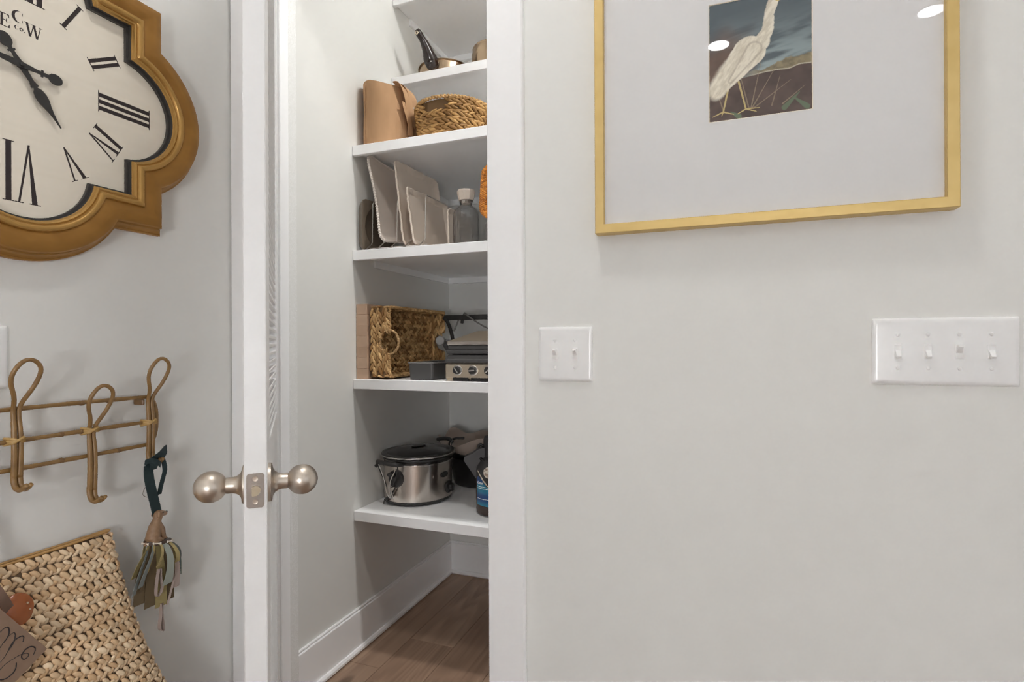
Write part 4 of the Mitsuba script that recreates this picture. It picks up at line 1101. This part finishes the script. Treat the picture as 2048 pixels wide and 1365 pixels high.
xs = [QX0 + rw * (i + .5) for i in range(3)] + [QX1 - .010]
weave_wall('end_band', [(line([x, QY0, QZ1 - .013], [x, QY0, QZ0 + .018]), [0, -1, 0]) for x in xs], rw, .026, notch, sqb, **kn)
weave_wall('end_band', [(line([x, QY1 - .012, QZ0 + .018], [x, QY1 - .012, QZ1 - .013]), [0, -1, 0]) for x in xs], rw, .022, notch, sqb, **kn)
weave_wall('base_band', [(line([QX0 + .010, QY0 + .004, z], [QX0 + .010, QY1 - .008, z]), [1, 0, 0]) for z in np.arange(QZ0 + rw * .72, QZ1 - .006, rw)], rw, .024, None, sqb, **kn)
for zz, nz in ((QZ0 + .004, 1), (QZ1 - .003, 1)):
    weave_wall('side_band', [(line([x, QY0 + .003, zz], [x, QY1 - .006, zz]), [0, 0, nz]) for x in xs], rw, .023, None, sqb, **kn)
def endcore(y):
    g = sbox(QX0 + .002, QZ0 + .002, QX1 - .002, QZ1 - .002).difference(Point(QX1 - .002, qz).buffer(.0375, 20))
    m = ext(g, .004)
    m.apply_transform(basis([0, y, 0], [1, 0, 0], [0, 0, 1], [0, -1, 0]))
    return m
put('core', cat(endcore(QY0 + .006), endcore(QY1 - .005), box(QX0 + .001, QX0 + .006, QY0 + .003, QY1 - .003, QZ0 + .002, QZ1 - .002), box(QX0, QX1 - .003, QY0 + .004, QY1 - .004, QZ0, QZ0 + .002), box(QX0, QX1 - .003, QY0 + .004, QY1 - .004, QZ1 - .0065, QZ1 - .0045)),
    'mat_basket_core', sqb)
ra = np.linspace(0, 2 * math.pi, 49)[:-1]
rp = np.column_stack([QX1 - .002 + .0395 * np.cos(ra), np.full(48, QY0 + .0005), qz + .0435 * np.sin(ra)])
m, c = braid(np.vstack([rp, rp[:1]]), np.column_stack([np.cos(ra), 0 * ra, np.sin(ra)])[np.r_[0:48, 0]], .008, .0055, brng, (0.42, 0.26, 0.12), (0.62, 0.42, 0.22), thick=.5, lean=60, fat=.36, reach=.62)
put('ring_handle', m, 'mat_weave', sqb, smooth=True, color=c, label='pale round ring handle')
rimp = [[QX1, QY0, QZ0 + .004], [QX1, QY0, qz - .041]], [[QX1, QY0, qz + .041], [QX1, QY0, QZ1 - .002]], [[QX1, QY0, QZ1 - .002], [QX1, QY1 - .004, QZ1 - .002]], [[QX1, QY0, QZ0 + .004], [QX1, QY1 - .004, QZ0 + .004]], [[QX1, QY1 - .008, QZ0 + .004], [QX1, QY1 - .008, qz - .041]], [[QX1, QY1 - .008, qz + .041], [QX1, QY1 - .008, QZ1 - .002]]
for a, b in rimp:
    m, c = braid(line(a, b), np.broadcast_to([1.0, -.3, 0], (24, 3)), .0085, .008, brng, (0.36, 0.20, 0.08), (0.60, 0.38, 0.17), thick=.45, lean=50, fat=.36, reach=.66)
    put('rim', m, 'mat_weave', sqb, smooth=True, color=c)

pan = thing('loaf_pan', 'dark grey metal loaf pan between the square basket and the contact grill', 'pan')
def rrect(x0, x1, y0, y1, r, z, n=6):
    p = Polygon([(x0 + r, y0 + r), (x1 - r, y0 + r), (x1 - r, y1 - r), (x0 + r, y1 - r)]).buffer(r, n)
    c = np.array(p.exterior.coords)[:-1]
    return np.column_stack([c, np.full(len(c), z)])
LPX0, LPX1, LPY0, LPY1 = -1.048, -0.944, 1.712, 1.930
put('body', loft([rrect(LPX0 + .008, LPX1 - .008, LPY0 + .008, LPY1 - .008, .010, Z4 + .001), rrect(LPX0 + .004, LPX1 - .004, LPY0 + .004, LPY1 - .004, .012, Z4 + .006), rrect(LPX0 + .001, LPX1 - .001, LPY0 + .001, LPY1 - .001, .012, Z4 + .060),
                  rrect(LPX0 + .002, LPX1 - .002, LPY0 + .002, LPY1 - .002, .012, Z4 + .060), rrect(LPX0 + .010, LPX1 - .010, LPY0 + .010, LPY1 - .010, .010, Z4 + .004)]), 'mat_dark_grey', pan, smooth=40)
put('rolled_rim', tube(rrect(LPX0, LPX1, LPY0, LPY1, .012, Z4 + .0605), .0026, 8, closed=True), 'mat_mid_grey', pan, smooth=True)

gr = thing('contact_grill', 'stainless countertop contact grill with black plates and control knobs', 'grill')
GX0, GX1, GY0, GY1 = -0.893, -0.560, 1.700, 1.985
put('body', box(GX0, GX1, GY0, GY1, Z4 + .006, Z4 + .0605, .006), 'mat_warm_steel', gr, smooth=30, label='brushed steel control panel')
put('foot', box(GX0 + .006, GX0 + .030, GY0 + .004, GY0 + .03, Z4 + .0005, Z4 + .007, .001), 'mat_warm_steel', gr)
put('foot', box(GX1 - .030, GX1 - .006, GY0 + .004, GY0 + .03, Z4 + .0005, Z4 + .007, .001), 'mat_warm_steel', gr)
put('drip_tray', cat(box(GX0 + .032, GX0 + .090, GY0 - .001, GY0 + .05, Z4 + .0012, Z4 + .0125, .001), box(GX0 + .1, GX1 - .04, GY0 - .001, GY0 + .05, Z4 + .0012, Z4 + .0125, .001)), 'mat_black_gloss', gr)
put('lower_plate', cat(box(GX0 + .006, GX1 - .006, GY0 + .003, GY1 - .01, Z4 + .061, Z4 + .090, .005), box(GX0 + .002, GX1 - .002, GY0 - .001, GY1 - .01, Z4 + .0615, Z4 + .076, .004)), 'mat_dark_grey', gr, smooth=30)
put('upper_plate', cat(box(GX0 + .004, GX1 - .004, GY0 + .001, GY1 - .01, Z4 + .0925, Z4 + .108, .004), box(GX0 + .010, GX1 - .010, GY0 + .004, GY1 - .01, Z4 + .107, Z4 + .124, .004)), 'mat_dark_grey', gr, smooth=30)
lidp = trimesh.convex.convex_hull(np.array([[x, y, z] for x, y, z in [(GX0 + .014, GY0, Z4 + .137), (GX1 - .014, GY0, Z4 + .137), (GX0 + .014, GY1 - .02, Z4 + .137), (GX1 - .014, GY1 - .02, Z4 + .137), (GX0 + .10, GY0 + .06, Z4 + .172), (GX1 - .10, GY0 + .06, Z4 + .172), (GX0 + .10, GY1 - .08, Z4 + .176), (GX1 - .10, GY1 - .08, Z4 + .176)]]))
put('lid_cover', lidp, 'mat_warm_steel', gr, label='sloping steel lid')
put('lid_band', box(GX0 + .010, GX1 - .010, GY0 - .002, GY1 - .016, Z4 + .1235, Z4 + .1375, .003), 'mat_steel', gr, smooth=30)
hk = put('handle_pivot', along(lathe([(0, 0), (.0165, 0), (.0165, .020), (.0150, .0225), (0, .0225)], 32), [-.945, 1.775, Z4 + .139], [.25, -.97, 0]), 'mat_mid_grey', gr, smooth=35, label='grey round handle pivot')
put('handle_arm', cat(tube(spline([[-.940, 1.79, Z4 + .128], [-.936, 1.80, Z4 + .112], [-.925, 1.83, Z4 + .098], [-.880, 1.86, Z4 + .094]], 20), .008, 10), tube([[-.935, 1.786, Z4 + .139], [-.900, 1.80, Z4 + .132], [-.870, 1.81, Z4 + .130]], .0065, 10)), 'mat_dark_grey', hk, smooth=True)
for i, x in enumerate((-.842, -.784, -.726, -.64)):
    o = np.array([x, GY0 - .0005, Z4 + .0375])
    k_ = put('knob', along(lathe([(0, 0), (.0175, 0), (.0175, .003), (.0155, .005), (0, .005)], 32), o, [0, -1, 0]), 'mat_chrome', gr, smooth=35, label='round control knob')
    fc = along(lathe([(0, .0045), (.0135, .0045), (.0130, .013), (.0115, .0145), (0, .0145)], 32), o, [0, -1, 0])
    put('knob_face', fc, 'mat_black_satin', k_, smooth=35)
    ang_ = [-55, 3, 40, 0][i]
    b_ = box(-.0105, .0105, -.0020, .0020, .0140, .0185, .0008)
    b_.apply_transform(trimesh.transformations.rotation_matrix(math.radians(ang_), [0, 0, 1]))
    put('pointer', on_front(b_, x, Z4 + .0375, GY0), 'mat_chrome', k_)

stand = thing('wire_stand', 'black flat bar wire stand behind the contact grill', 'rack')
put('bar', box(-1.078, -0.55, 2.045, 2.053, 1.216, 1.237, .002), 'mat_black_satin', stand)
put('leg', tube(spline([[-1.078, 2.049, 1.226], [-1.062, 2.045, 1.212], [-1.042, 2.035, 1.180], [-1.026, 2.025, 1.140], [-1.018, 2.02, 1.10], [-1.016, 2.02, .9985]], 40), .0075, 10), 'mat_black_satin', stand, smooth=True)
put('leg', tube(spline([[-.56, 2.049, 1.226], [-.55, 2.045, 1.18], [-.548, 2.04, 1.10], [-.548, 2.04, .9985]], 24), .0075, 10), 'mat_black_satin', stand, smooth=True)
put('brace', tube([[-1.010, 2.047, 1.216], [-1.026, 2.037, 1.170]], .0035, 8), 'mat_mid_grey', stand, smooth=True)
cord = thing('power_cord', 'grey power cord sloping down in front of the black wire stand', 'cord')
put('cable', tube(spline([[-1.005, 2.075, 1.228], [-.990, 2.060, 1.243], [-.972, 2.034, 1.240], [-.93, 2.028, 1.212], [-.88, 2.022, 1.185], [-.80, 2.015, 1.150], [-.70, 2.012, 1.06], [-.62, 2.01, .9965]], 60), .0032, 8), 'mat_mid_grey', cord, smooth=True)
put('plug', tube([[-1.005, 2.075, 1.228], [-1.012, 2.085, 1.205]], .007, 10), 'mat_dark_grey', cord, smooth=True)

# ================================================================== SHELF: wire rack with platters, bottle, orange tray
def plate_outline(hw, hh, kind, n=220):
    a = np.linspace(0, 2 * np.pi, 2001)
    c, s = np.cos(a), np.sin(a)
    e = 2.0 / {'curved': 6.0, 'wavy': 20.0, 'plain': 9.0}[kind]
    u, v = np.sign(c) * np.abs(c) ** e, np.sign(s) * np.abs(s) ** e
    if kind == 'curved':
        u, v = u * (1 - .13 * (1 - v ** 2) * np.abs(u) ** 4), v * (1 - .17 * (1 - u ** 2) * np.abs(v) ** 4)
    P = np.column_stack([u * hw, v * hh])
    q = np.concatenate([[0], np.cumsum(np.linalg.norm(np.diff(P, axis=0), axis=1))])
    t = np.linspace(0, q[-1], n + 1)[:-1]
    P = np.column_stack([np.interp(t, q, P[:, 0]), np.interp(t, q, P[:, 1])])
    if kind == 'wavy':
        w = .0016 * np.sin(t / .0052 + 1.5 * np.sin(t / .031)) + .0014 * np.sin(t / .0135)
        P = P * (1 + w / np.linalg.norm(P, axis=1))[:, None]
    return P
def platter(hw, hh, kind, dish):
    o = plate_outline(hw, hh, kind)
    r = min(hw, hh)
    def ring(ins, d, sc=None):
        f = np.array([1 - ins / hw, 1 - ins / hh])
        return np.column_stack([o * f, np.full(len(o), d)])
    return loft([ring(r * .55, -.003), ring(r * .22, -.003), ring(.010, dish - .004), ring(.001, dish - .001), ring(0, dish + .003), ring(.003, dish + .005), ring(.009, dish + .003), ring(.018, dish - .002), ring(r * .20, .004), ring(r * .50, .003)])
def stand_up(m, near, depth_dir, lean, hw, hh):
    """Stands a platter on its lower edge: near lower corner, direction of its lower edge, lean of its top towards -x."""
    d = np.array([depth_dir[0], depth_dir[1], 0.0]); d /= np.linalg.norm(d)
    nrm = np.array([d[1], -d[0], 0.0])
    up = np.array([0, 0, 1.0]) * math.cos(lean) - nrm * math.sin(lean)
    nn = nrm * math.cos(lean) + np.array([0, 0, 1.0]) * math.sin(lean)
    q = m.copy()
    q.apply_transform(basis(np.array(near) + d * hw + up * hh, d, up, nn))
    return q
RZ = Z3 + .0145
p1 = thing('square_platter', 'large white square platter with beaded edge standing in the wire rack', 'platter')
hw1, hh1 = .176, .178
put('dish', stand_up(platter(hw1, hh1, 'curved', .015), (-1.1620, 1.682, RZ + .002), (.05, 1), .185, hw1, hh1), 'mat_ceramic_white', p1, smooth=35)
o1 = plate_outline(hw1, hh1, 'curved', 480)
bd = tube(np.column_stack([o1 * .982, np.full(480, .0180)]), .0050 + .0016 * np.sin(np.arange(480) * 2 * math.pi / 4.0), 8, closed=True)
put('beaded_rim', stand_up(bd, (-1.1620, 1.682, RZ + .002), (.05, 1), .185, hw1, hh1), 'mat_ceramic_white', p1, smooth=True)
p2 = thing('large_tray', 'cream rectangular tray with ruffled edge, taller of the two behind the rack wires', 'platter')
put('dish', stand_up(platter(.150, .157, 'wavy', .010), (-1.0740, 1.712, RZ), (.05, 1), .125, .150, .157), 'mat_ceramic_cream', p2, smooth=35)
p3 = thing('small_tray', 'small cream tray with ruffled edge in front of the taller tray', 'platter')
put('dish', stand_up(platter(.142, .105, 'wavy', .010), (-1.0300, 1.708, RZ), (.05, 1), .150, .142, .105), 'mat_ceramic_cream', p3, smooth=35)
p4 = thing('tan_plate', 'tan plate standing on edge between the small tray and the glass bottle', 'platter')
put('dish', stand_up(platter(.10, .076, 'plain', .006), (-.922, 1.775, Z3 + .001), (.05, 1), .03, .10, .076), 'mat_ceramic_cream', p4, smooth=35)

wr = thing('plate_rack', 'chrome wire plate rack holding the platters upright', 'plate rack')
wy0, wy1, zb = 1.738, 1.915, Z3 + .0085
for i, x in enumerate((-1.2150, -1.164, -1.109, -1.051, -.992)):
    top = (1.650, 1.505, 1.650, 1.505, 1.652)[i]
    P = [[x + .004, 1.680, Z3 + .0028], [x, 1.700, Z3 + .006], [x + .003, wy0 - .004, Z3 + .031], [x + .004, wy0, Z3 + .040], [x + .006, wy0 + .001, top - .012], [x + .006, wy0 + .010, top], [x + .006, wy1 - .012, top], [x + .006, wy1, top - .012], [x + .006, wy1, Z3 + .0028]]
    put('divider', tube(np.vstack([np.linspace(P[k], P[k + 1], 6)[:-1] for k in range(8)] + [[P[-1]]]), .0021, 8), 'mat_chrome', wr, smooth=True)
for y, z in ((1.722, Z3 + .0125), (1.900, Z3 + .0085)):
    put('base_wire', tube([[-1.212, y, z], [-.972, y, z]], .0020, 8), 'mat_chrome', wr, smooth=True)

sd_ = thing('square_dish', 'dark taupe square dish with round hollow standing on its side by the wall', 'dish')
def sq(h, d, n=64):
    a = np.linspace(0, 2 * np.pi, n + 1)[:-1] + .001
    c, s = np.cos(a), np.sin(a)
    e = 2 / 9.0
    return np.column_stack([h * np.sign(c) * np.abs(c) ** e, h * np.sign(s) * np.abs(s) ** e, np.full(n, d)])
def ci(r, d, n=64):
    a = np.linspace(0, 2 * np.pi, n + 1)[:-1] + .001
    return np.column_stack([r * np.cos(a), r * np.sin(a), np.full(n, d)])
nd_ = np.array([.998, -.06, 0]); nd_ /= np.linalg.norm(nd_)
dm = loft([sq(.082, 0), sq(.084, .002), sq(.097, .024), sq(.097, .027), sq(.094, .028), ci(.080, .0275), ci(.076, .024), ci(.060, .010), ci(.03, .006)])
dm.apply_transform(basis([-1.2440, 1.790, Z3 + .0985], np.cross([0, 0, 1], nd_), [0, 0, 1], nd_))
put('vessel', dm, 'mat_taupe_dark', sd_, smooth=35)

bt = thing('glass_bottle', 'clear fluted glass bottle with faceted stopper at the right of the platters', 'bottle')
GBX, GBY = -.857, 1.803
def fluted(prof, k=18, amp=.0012, seg=108):
    a = np.linspace(0, 2 * np.pi, seg + 1)[:-1]
    return loft([np.column_stack([(r + amp * f * np.cos(k * a)) * np.cos(a), (r + amp * f * np.cos(k * a)) * np.sin(a), np.full(seg, z)]) for r, z, f in prof])
outp = [(.036, .001, 0), (.042, .003, 0), (.0445, .008, 1), (.0455, .05, 1), (.0455, .110, 1), (.0445, .130, 1), (.040, .143, .6), (.029, .152, .2), (.0225, .157, 0), (.0215, .168, 0), (.0245, .170, 0), (.0245, .174, 0)]
inp = [(.018, .173, 0), (.0185, .158, 0), (.026, .149, 0), (.037, .139, .5), (.0415, .128, .7), (.042, .05, .7), (.041, .010, .5), (.034, .006, 0)]
put('body', at0(fluted(outp + inp), GBX, GBY, Z3), 'mat_bottle_glass', bt, smooth=40)
put('base', at0(lathe([(0, .0012), (.036, .0012), (.040, .004), (.036, .0058), (0, .0058)], 40), GBX, GBY, Z3), 'mat_bottle_glass', bt, smooth=35)
def facets(prof, k=9):
    return loft([np.column_stack([r * np.cos(np.arange(k) * 2 * np.pi / k), r * np.sin(np.arange(k) * 2 * np.pi / k), np.full(k, z)]) for r, z in prof])
put('stopper', at0(facets([(.0165, .164), (.0165, .1745), (.026, .175), (.0285, .182), (.0335, .206), (.0315, .212), (.022, .214)]), GBX, GBY, Z3), 'mat_ceramic_cream', bt, label='pale faceted stopper')

ot = thing('orange_tray', 'orange rattan tray with handle hole standing at the right end of the platters', 'tray')
OA, OB = (0.34, 0.105, 0.012), (0.74, 0.29, 0.04)
def rrpath(w, h, r, n=10):
    p = Polygon([(-w / 2 + r, r), (w / 2 - r, r), (w / 2 - r, h - r), (-w / 2 + r, h - r)]).buffer(r, n)
    c = np.array(p.exterior.coords)
    return c
OX, OY = -.682, 1.752
tin = thing('storage_tin', 'grey round tin under the orange tray at the right end of the platters', 'tin')
put('body', at0(lathe([(0, .001), (.048, .001), (.050, .003), (.050, .066), (.0515, .067), (.0515, .0755), (.050, .0770), (0, .0770)], 48), -.722, 1.790, Z3), 'mat_mid_grey', tin, smooth=30)
ZT_ = Z3 + .079
ou = np.array([.94, .34, 0]); on_ = np.array([.34, -.94, 0])
otilt = np.array([0, 0, 1.0]) * math.cos(.07) + ou * math.sin(.07)
ou2 = ou * math.cos(.07) - np.array([0, 0, 1.0]) * math.sin(.07)
OM = basis([OX - .014, OY + .005, ZT_ + .012], ou2, otilt, on_)
for k, (ins, h0) in enumerate(((0, 0), (.0115, .0))):
    c = rrpath(.156 - 2 * ins, .178 - 2 * ins, .034 - ins)
    s = np.concatenate([[0], np.cumsum(np.linalg.norm(np.diff(c, axis=0), axis=1))])
    q = np.linspace(0, s[-1], 90)
    c = np.column_stack([np.interp(q, s, c[:, 0]), np.interp(q, s, c[:, 1]) + ins + h0, np.zeros(90)])
    m, col = braid(c, np.tile([0, 0, 1.0], (90, 1)), .0115, .0075, brng, OA, OB, thick=.4, lean=48, fat=.34, reach=.6)
    m.apply_transform(OM)
    put('rim_band', m, 'mat_orange', ot, smooth=True, color=col)
for k in range(11):
    z = .010 + k * .0125
    if z > .090:
        break
    c = np.column_stack([np.linspace(-.066, .066, 30), np.full(30, z), np.full(30, -.004)])
    m, col = braid(c, np.tile([0, 0, 1.0], (30, 1)), .0125, .0085, brng, OA, OB, thick=.35, lean=45, fat=.33, reach=.6)
    m.apply_transform(OM)
    put('woven_row', m, 'mat_orange', ot, smooth=True, color=col)
pl_ = cat(ext(sbox(-.066, .012, .066, .092), .003), ext(Polygon(rrpath(.154, .172, .030)).difference(affinity.translate(Polygon(rrpath(.130, .148, .02)), 0, .012)), .003))
pl_.apply_translation([0, .003, -.0085])
pl_.apply_transform(OM)
put('core', pl_, 'mat_basket_core', ot)

# ================================================================== SHELF: kraft bag and round basket
kb = thing('paper_bag', 'brown kraft paper bag with bulging front on the pantry shelf', 'paper bag')
def kplan(t):
    """Front panel in plan, t from 0 (left) to 1 (right), at height fraction h."""
    return np.array([[-1.247, 1.762], [-1.240, 1.728], [-1.210, 1.702], [-1.168, 1.692], [-1.124, 1.706], [-1.092, 1.738]])
fr = spline(np.column_stack([kplan(0), np.zeros(6)]), 40)[:, :2]
side = spline(np.array([[-1.092, 1.738, 0], [-1.080, 1.766, 0], [-1.086, 1.800, 0], [-1.072, 1.836, 0]]), 16)[1:, :2]
back = np.array([[-1.090, 1.850], [-1.16, 1.858], [-1.225, 1.852], [-1.244, 1.83], [-1.247, 1.79]])
plan = np.vstack([fr, side, back])
rings = []
for h in np.linspace(0, 1, 12):
    c = plan.copy()
    k = np.clip((c[:, 0] + 1.20) / .12, 0, 1)
    c[:, 0] += (.012 - .040 * h) * k + .0015 * np.sin(9 * h + c[:, 1] * 60)
    z = Z2 + .0012 + h * (.238 - .010 * k + .004 * np.sin(c[:, 0] * 40))
    rings.append(np.column_stack([c, z]))
inner = [r * 1.0 for r in rings[::-1]]
cen = plan.mean(0)
inner = [np.column_stack([cen + (r[:, :2] - cen) * .975, r[:, 2] + (.0 if i == 0 else .0)]) for i, r in enumerate(inner)]
put('body', loft(rings + inner, True, True), 'mat_kraft', kb, smooth=40)
def flap(pts, half, n=24):
    return sheet(spline(np.array(pts) - [.013, 0, 0] * (np.arange(len(pts)) > 0)[:, None] if half[0] < .01 and half[1] > 0 else pts, n), half, .0012)
put('flap', flap([[-1.112, 1.752, 2.066], [-1.088, 1.756, 2.069], [-1.066, 1.764, 2.040], [-1.058, 1.776, 1.985], [-1.060, 1.785, 1.93]], [.002, .026, -.006]), 'mat_kraft', kb, label='folded top flap')
put('flap', flap([[-1.118, 1.775, 2.068], [-1.090, 1.786, 2.076], [-1.066, 1.796, 2.052], [-1.060, 1.806, 2.005]], [.004, .024, -.004]), 'mat_kraft', kb, label='folded top flap')
put('flap', flap([[-1.076, 1.745, 2.00], [-1.060, 1.750, 1.975], [-1.048, 1.755, 1.93], [-1.046, 1.760, 1.88]], [.001, .014, .002]), 'mat_kraft', kb, label='torn side fold')
put('seam', flap([[-1.2165, 1.7035, Z2 + .004], [-1.2168, 1.7036, Z2 + .12], [-1.2160, 1.7038, Z2 + .228]], [.0035, -.0014, 0]), 'mat_kraft', kb)

rb = thing('round_basket', 'round woven basket with slot handle beside the kraft paper bag', 'basket')
RBX, RBY, RBR = -.925, 1.842, .138
rows_n, rh = 6, .0222
va = math.atan2(-RBY, -RBX)                 # towards the camera
sa = va - math.radians(30)                  # where the slot sits
def rbp(a, z):
    f = .90 + .10 * min(1, (z / .11))
    return np.column_stack([RBX + RBR * f * np.cos(a), RBY + RBR * f * np.sin(a), np.full(len(a), Z2 + .007 + z)])
aa = np.linspace(0, 2 * math.pi, 121)
def adiff(a, b):
    return np.abs((a - b + np.pi) % (2 * np.pi) - np.pi)
for k in range(rows_n):
    z = rh * (k + .5)
    P = rbp(aa, z)
    Nn = np.column_stack([np.cos(aa), np.sin(aa), 0 * aa])
    keep = None
    if k >= 4:
        keep = lambda c: adiff(np.arctan2(c[:, 1] - RBY, c[:, 0] - RBX), sa) > math.radians(20)
    weave_wall('braid_row', [(P, Nn)], rh * 1.04, .025, keep, rb, ((0.20, 0.098, 0.028), (0.50, 0.295, 0.11)), thick=.27, lean=19, fat=.27, reach=.90)
rim_ = rbp(aa[:-1], rh * rows_n - .002)
m, c = braid(rbp(aa, rh * rows_n - .001), np.column_stack([np.cos(aa), np.sin(aa), 0 * aa + .5]), .011, .012, brng, (0.34, 0.19, 0.07), (0.50, 0.31, 0.13), thick=.5, lean=22, fat=.40, reach=.7)
put('rim', m, 'mat_weave', rb, smooth=True, color=c)
shell = []
for z0, z1 in ((0, rh * 4),):
    oc, ic = rbp(aa[:-1], z0), rbp(aa[:-1], z1)
    sc = lambda r, q: np.column_stack([np.array([RBX, RBY]) + (r[:, :2] - [RBX, RBY]) * q, r[:, 2]])
    shell.append(loft([sc(oc, .972), sc(ic, .972), sc(ic, .955), sc(oc, .955)] + [sc(oc, .972)], False, False))
ak = sa + np.linspace(math.radians(18), 2 * math.pi - math.radians(18), 90)
oc, ic = rbp(ak, rh * 4), rbp(ak, rh * 6 - .002)
v = np.vstack([np.column_stack([np.array([RBX, RBY]) + (r[:, :2] - [RBX, RBY]) * .97, r[:, 2]]) for r in (oc, ic)])
shell.append(trimesh.Trimesh(v, [t for i in range(89) for t in ([i, i + 1, 91 + i], [i, 91 + i, 90 + i])], process=False))
shell.append(at0(lathe([(RBR * .93, rh * 3.4), (RBR * .94, rh * 5.9), (RBR * .93, rh * 5.9), (RBR * .92, rh * 3.4)], 60), RBX, RBY, Z2 + .003))
shell.append(at0(lathe([(0, 0), (RBR * .89, 0), (RBR * .89, .004), (0, .004)], 60), RBX, RBY, Z2 + .001))
put('core', cat(*shell), 'mat_basket_core', rb)

# ================================================================== UPPER SHELF: saucepan and pot
sp_ = thing('saucepan', 'steel saucepan with long dark brown handle on the upper shelf', 'saucepan')
SX, SY = -1.108, 2.125
put('body', at0(lathe([(0, .001), (.094, .001), (.102, .006), (.106, .018), (.107, .088), (.105, .090), (.100, .086), (.098, .012), (0, .006)], 64), SX, SY, Z1), 'mat_bronze_steel', sp_, smooth=30)
put('lid', at0(lathe([(0, .118), (.03, .116), (.07, .106), (.100, .096), (.112, .0925), (.1135, .0895), (.109, .0885), (0, .0885)], 64), SX, SY, Z1), 'mat_bronze_steel', sp_, smooth=30)
hpath = spline([[-1.106, 2.030, Z1 + .062], [-1.108, 2.010, Z1 + .074], [-1.111, 1.985, Z1 + .103], [-1.117, 1.960, Z1 + .137], [-1.126, 1.938, Z1 + .160], [-1.131, 1.927, Z1 + .172]], 40)
hr_ = np.interp(np.linspace(0, 1, 40), [0, .08, .25, .5, .75, .93, 1], [.014, .028, .029, .020, .0135, .0135, .008])
hm = tube(hpath, hr_, 16)
hk_ = put('handle', hm, 'mat_handle_brown', sp_, smooth=True, label='long dark brown plastic handle')
put('rivet', along(lathe([(.0001, .002), (.0035, .001), (.004, 0)][::-1], 16), [-1.098, 1.982, Z1 + .066], [.35, -.8, -.45]), 'mat_chrome', hk_, smooth=30)
put('hanging_ring', tube([[-1.128 + .006 * math.cos(a) * .9, 1.9265 - .003, Z1 + .157 + .006 * math.sin(a)] for a in np.linspace(0, 2 * math.pi, 17)[:-1]], .0022, 8, closed=True), 'mat_warm_steel', hk_, smooth=True)
po = thing('steel_pot', 'round steel pot at the right end of the upper shelf', 'pot')
put('body', at0(lathe([(0, .001), (.050, .001), (.070, .008), (.090, .036), (.0985, .070), (.099, .092), (.094, .112), (.096, .116), (.092, .118), (.088, .11), (.085, .04), (0, .012)], 64), -.858, 2.095, Z1), 'mat_bronze_steel', po, smooth=30)
put('lid', at0(lathe([(0, .142), (.05, .138), (.075, .130), (.093, .119), (.090, .117), (0, .117)], 64), -.858, 2.095, Z1), 'mat_bronze_steel', po, smooth=30)
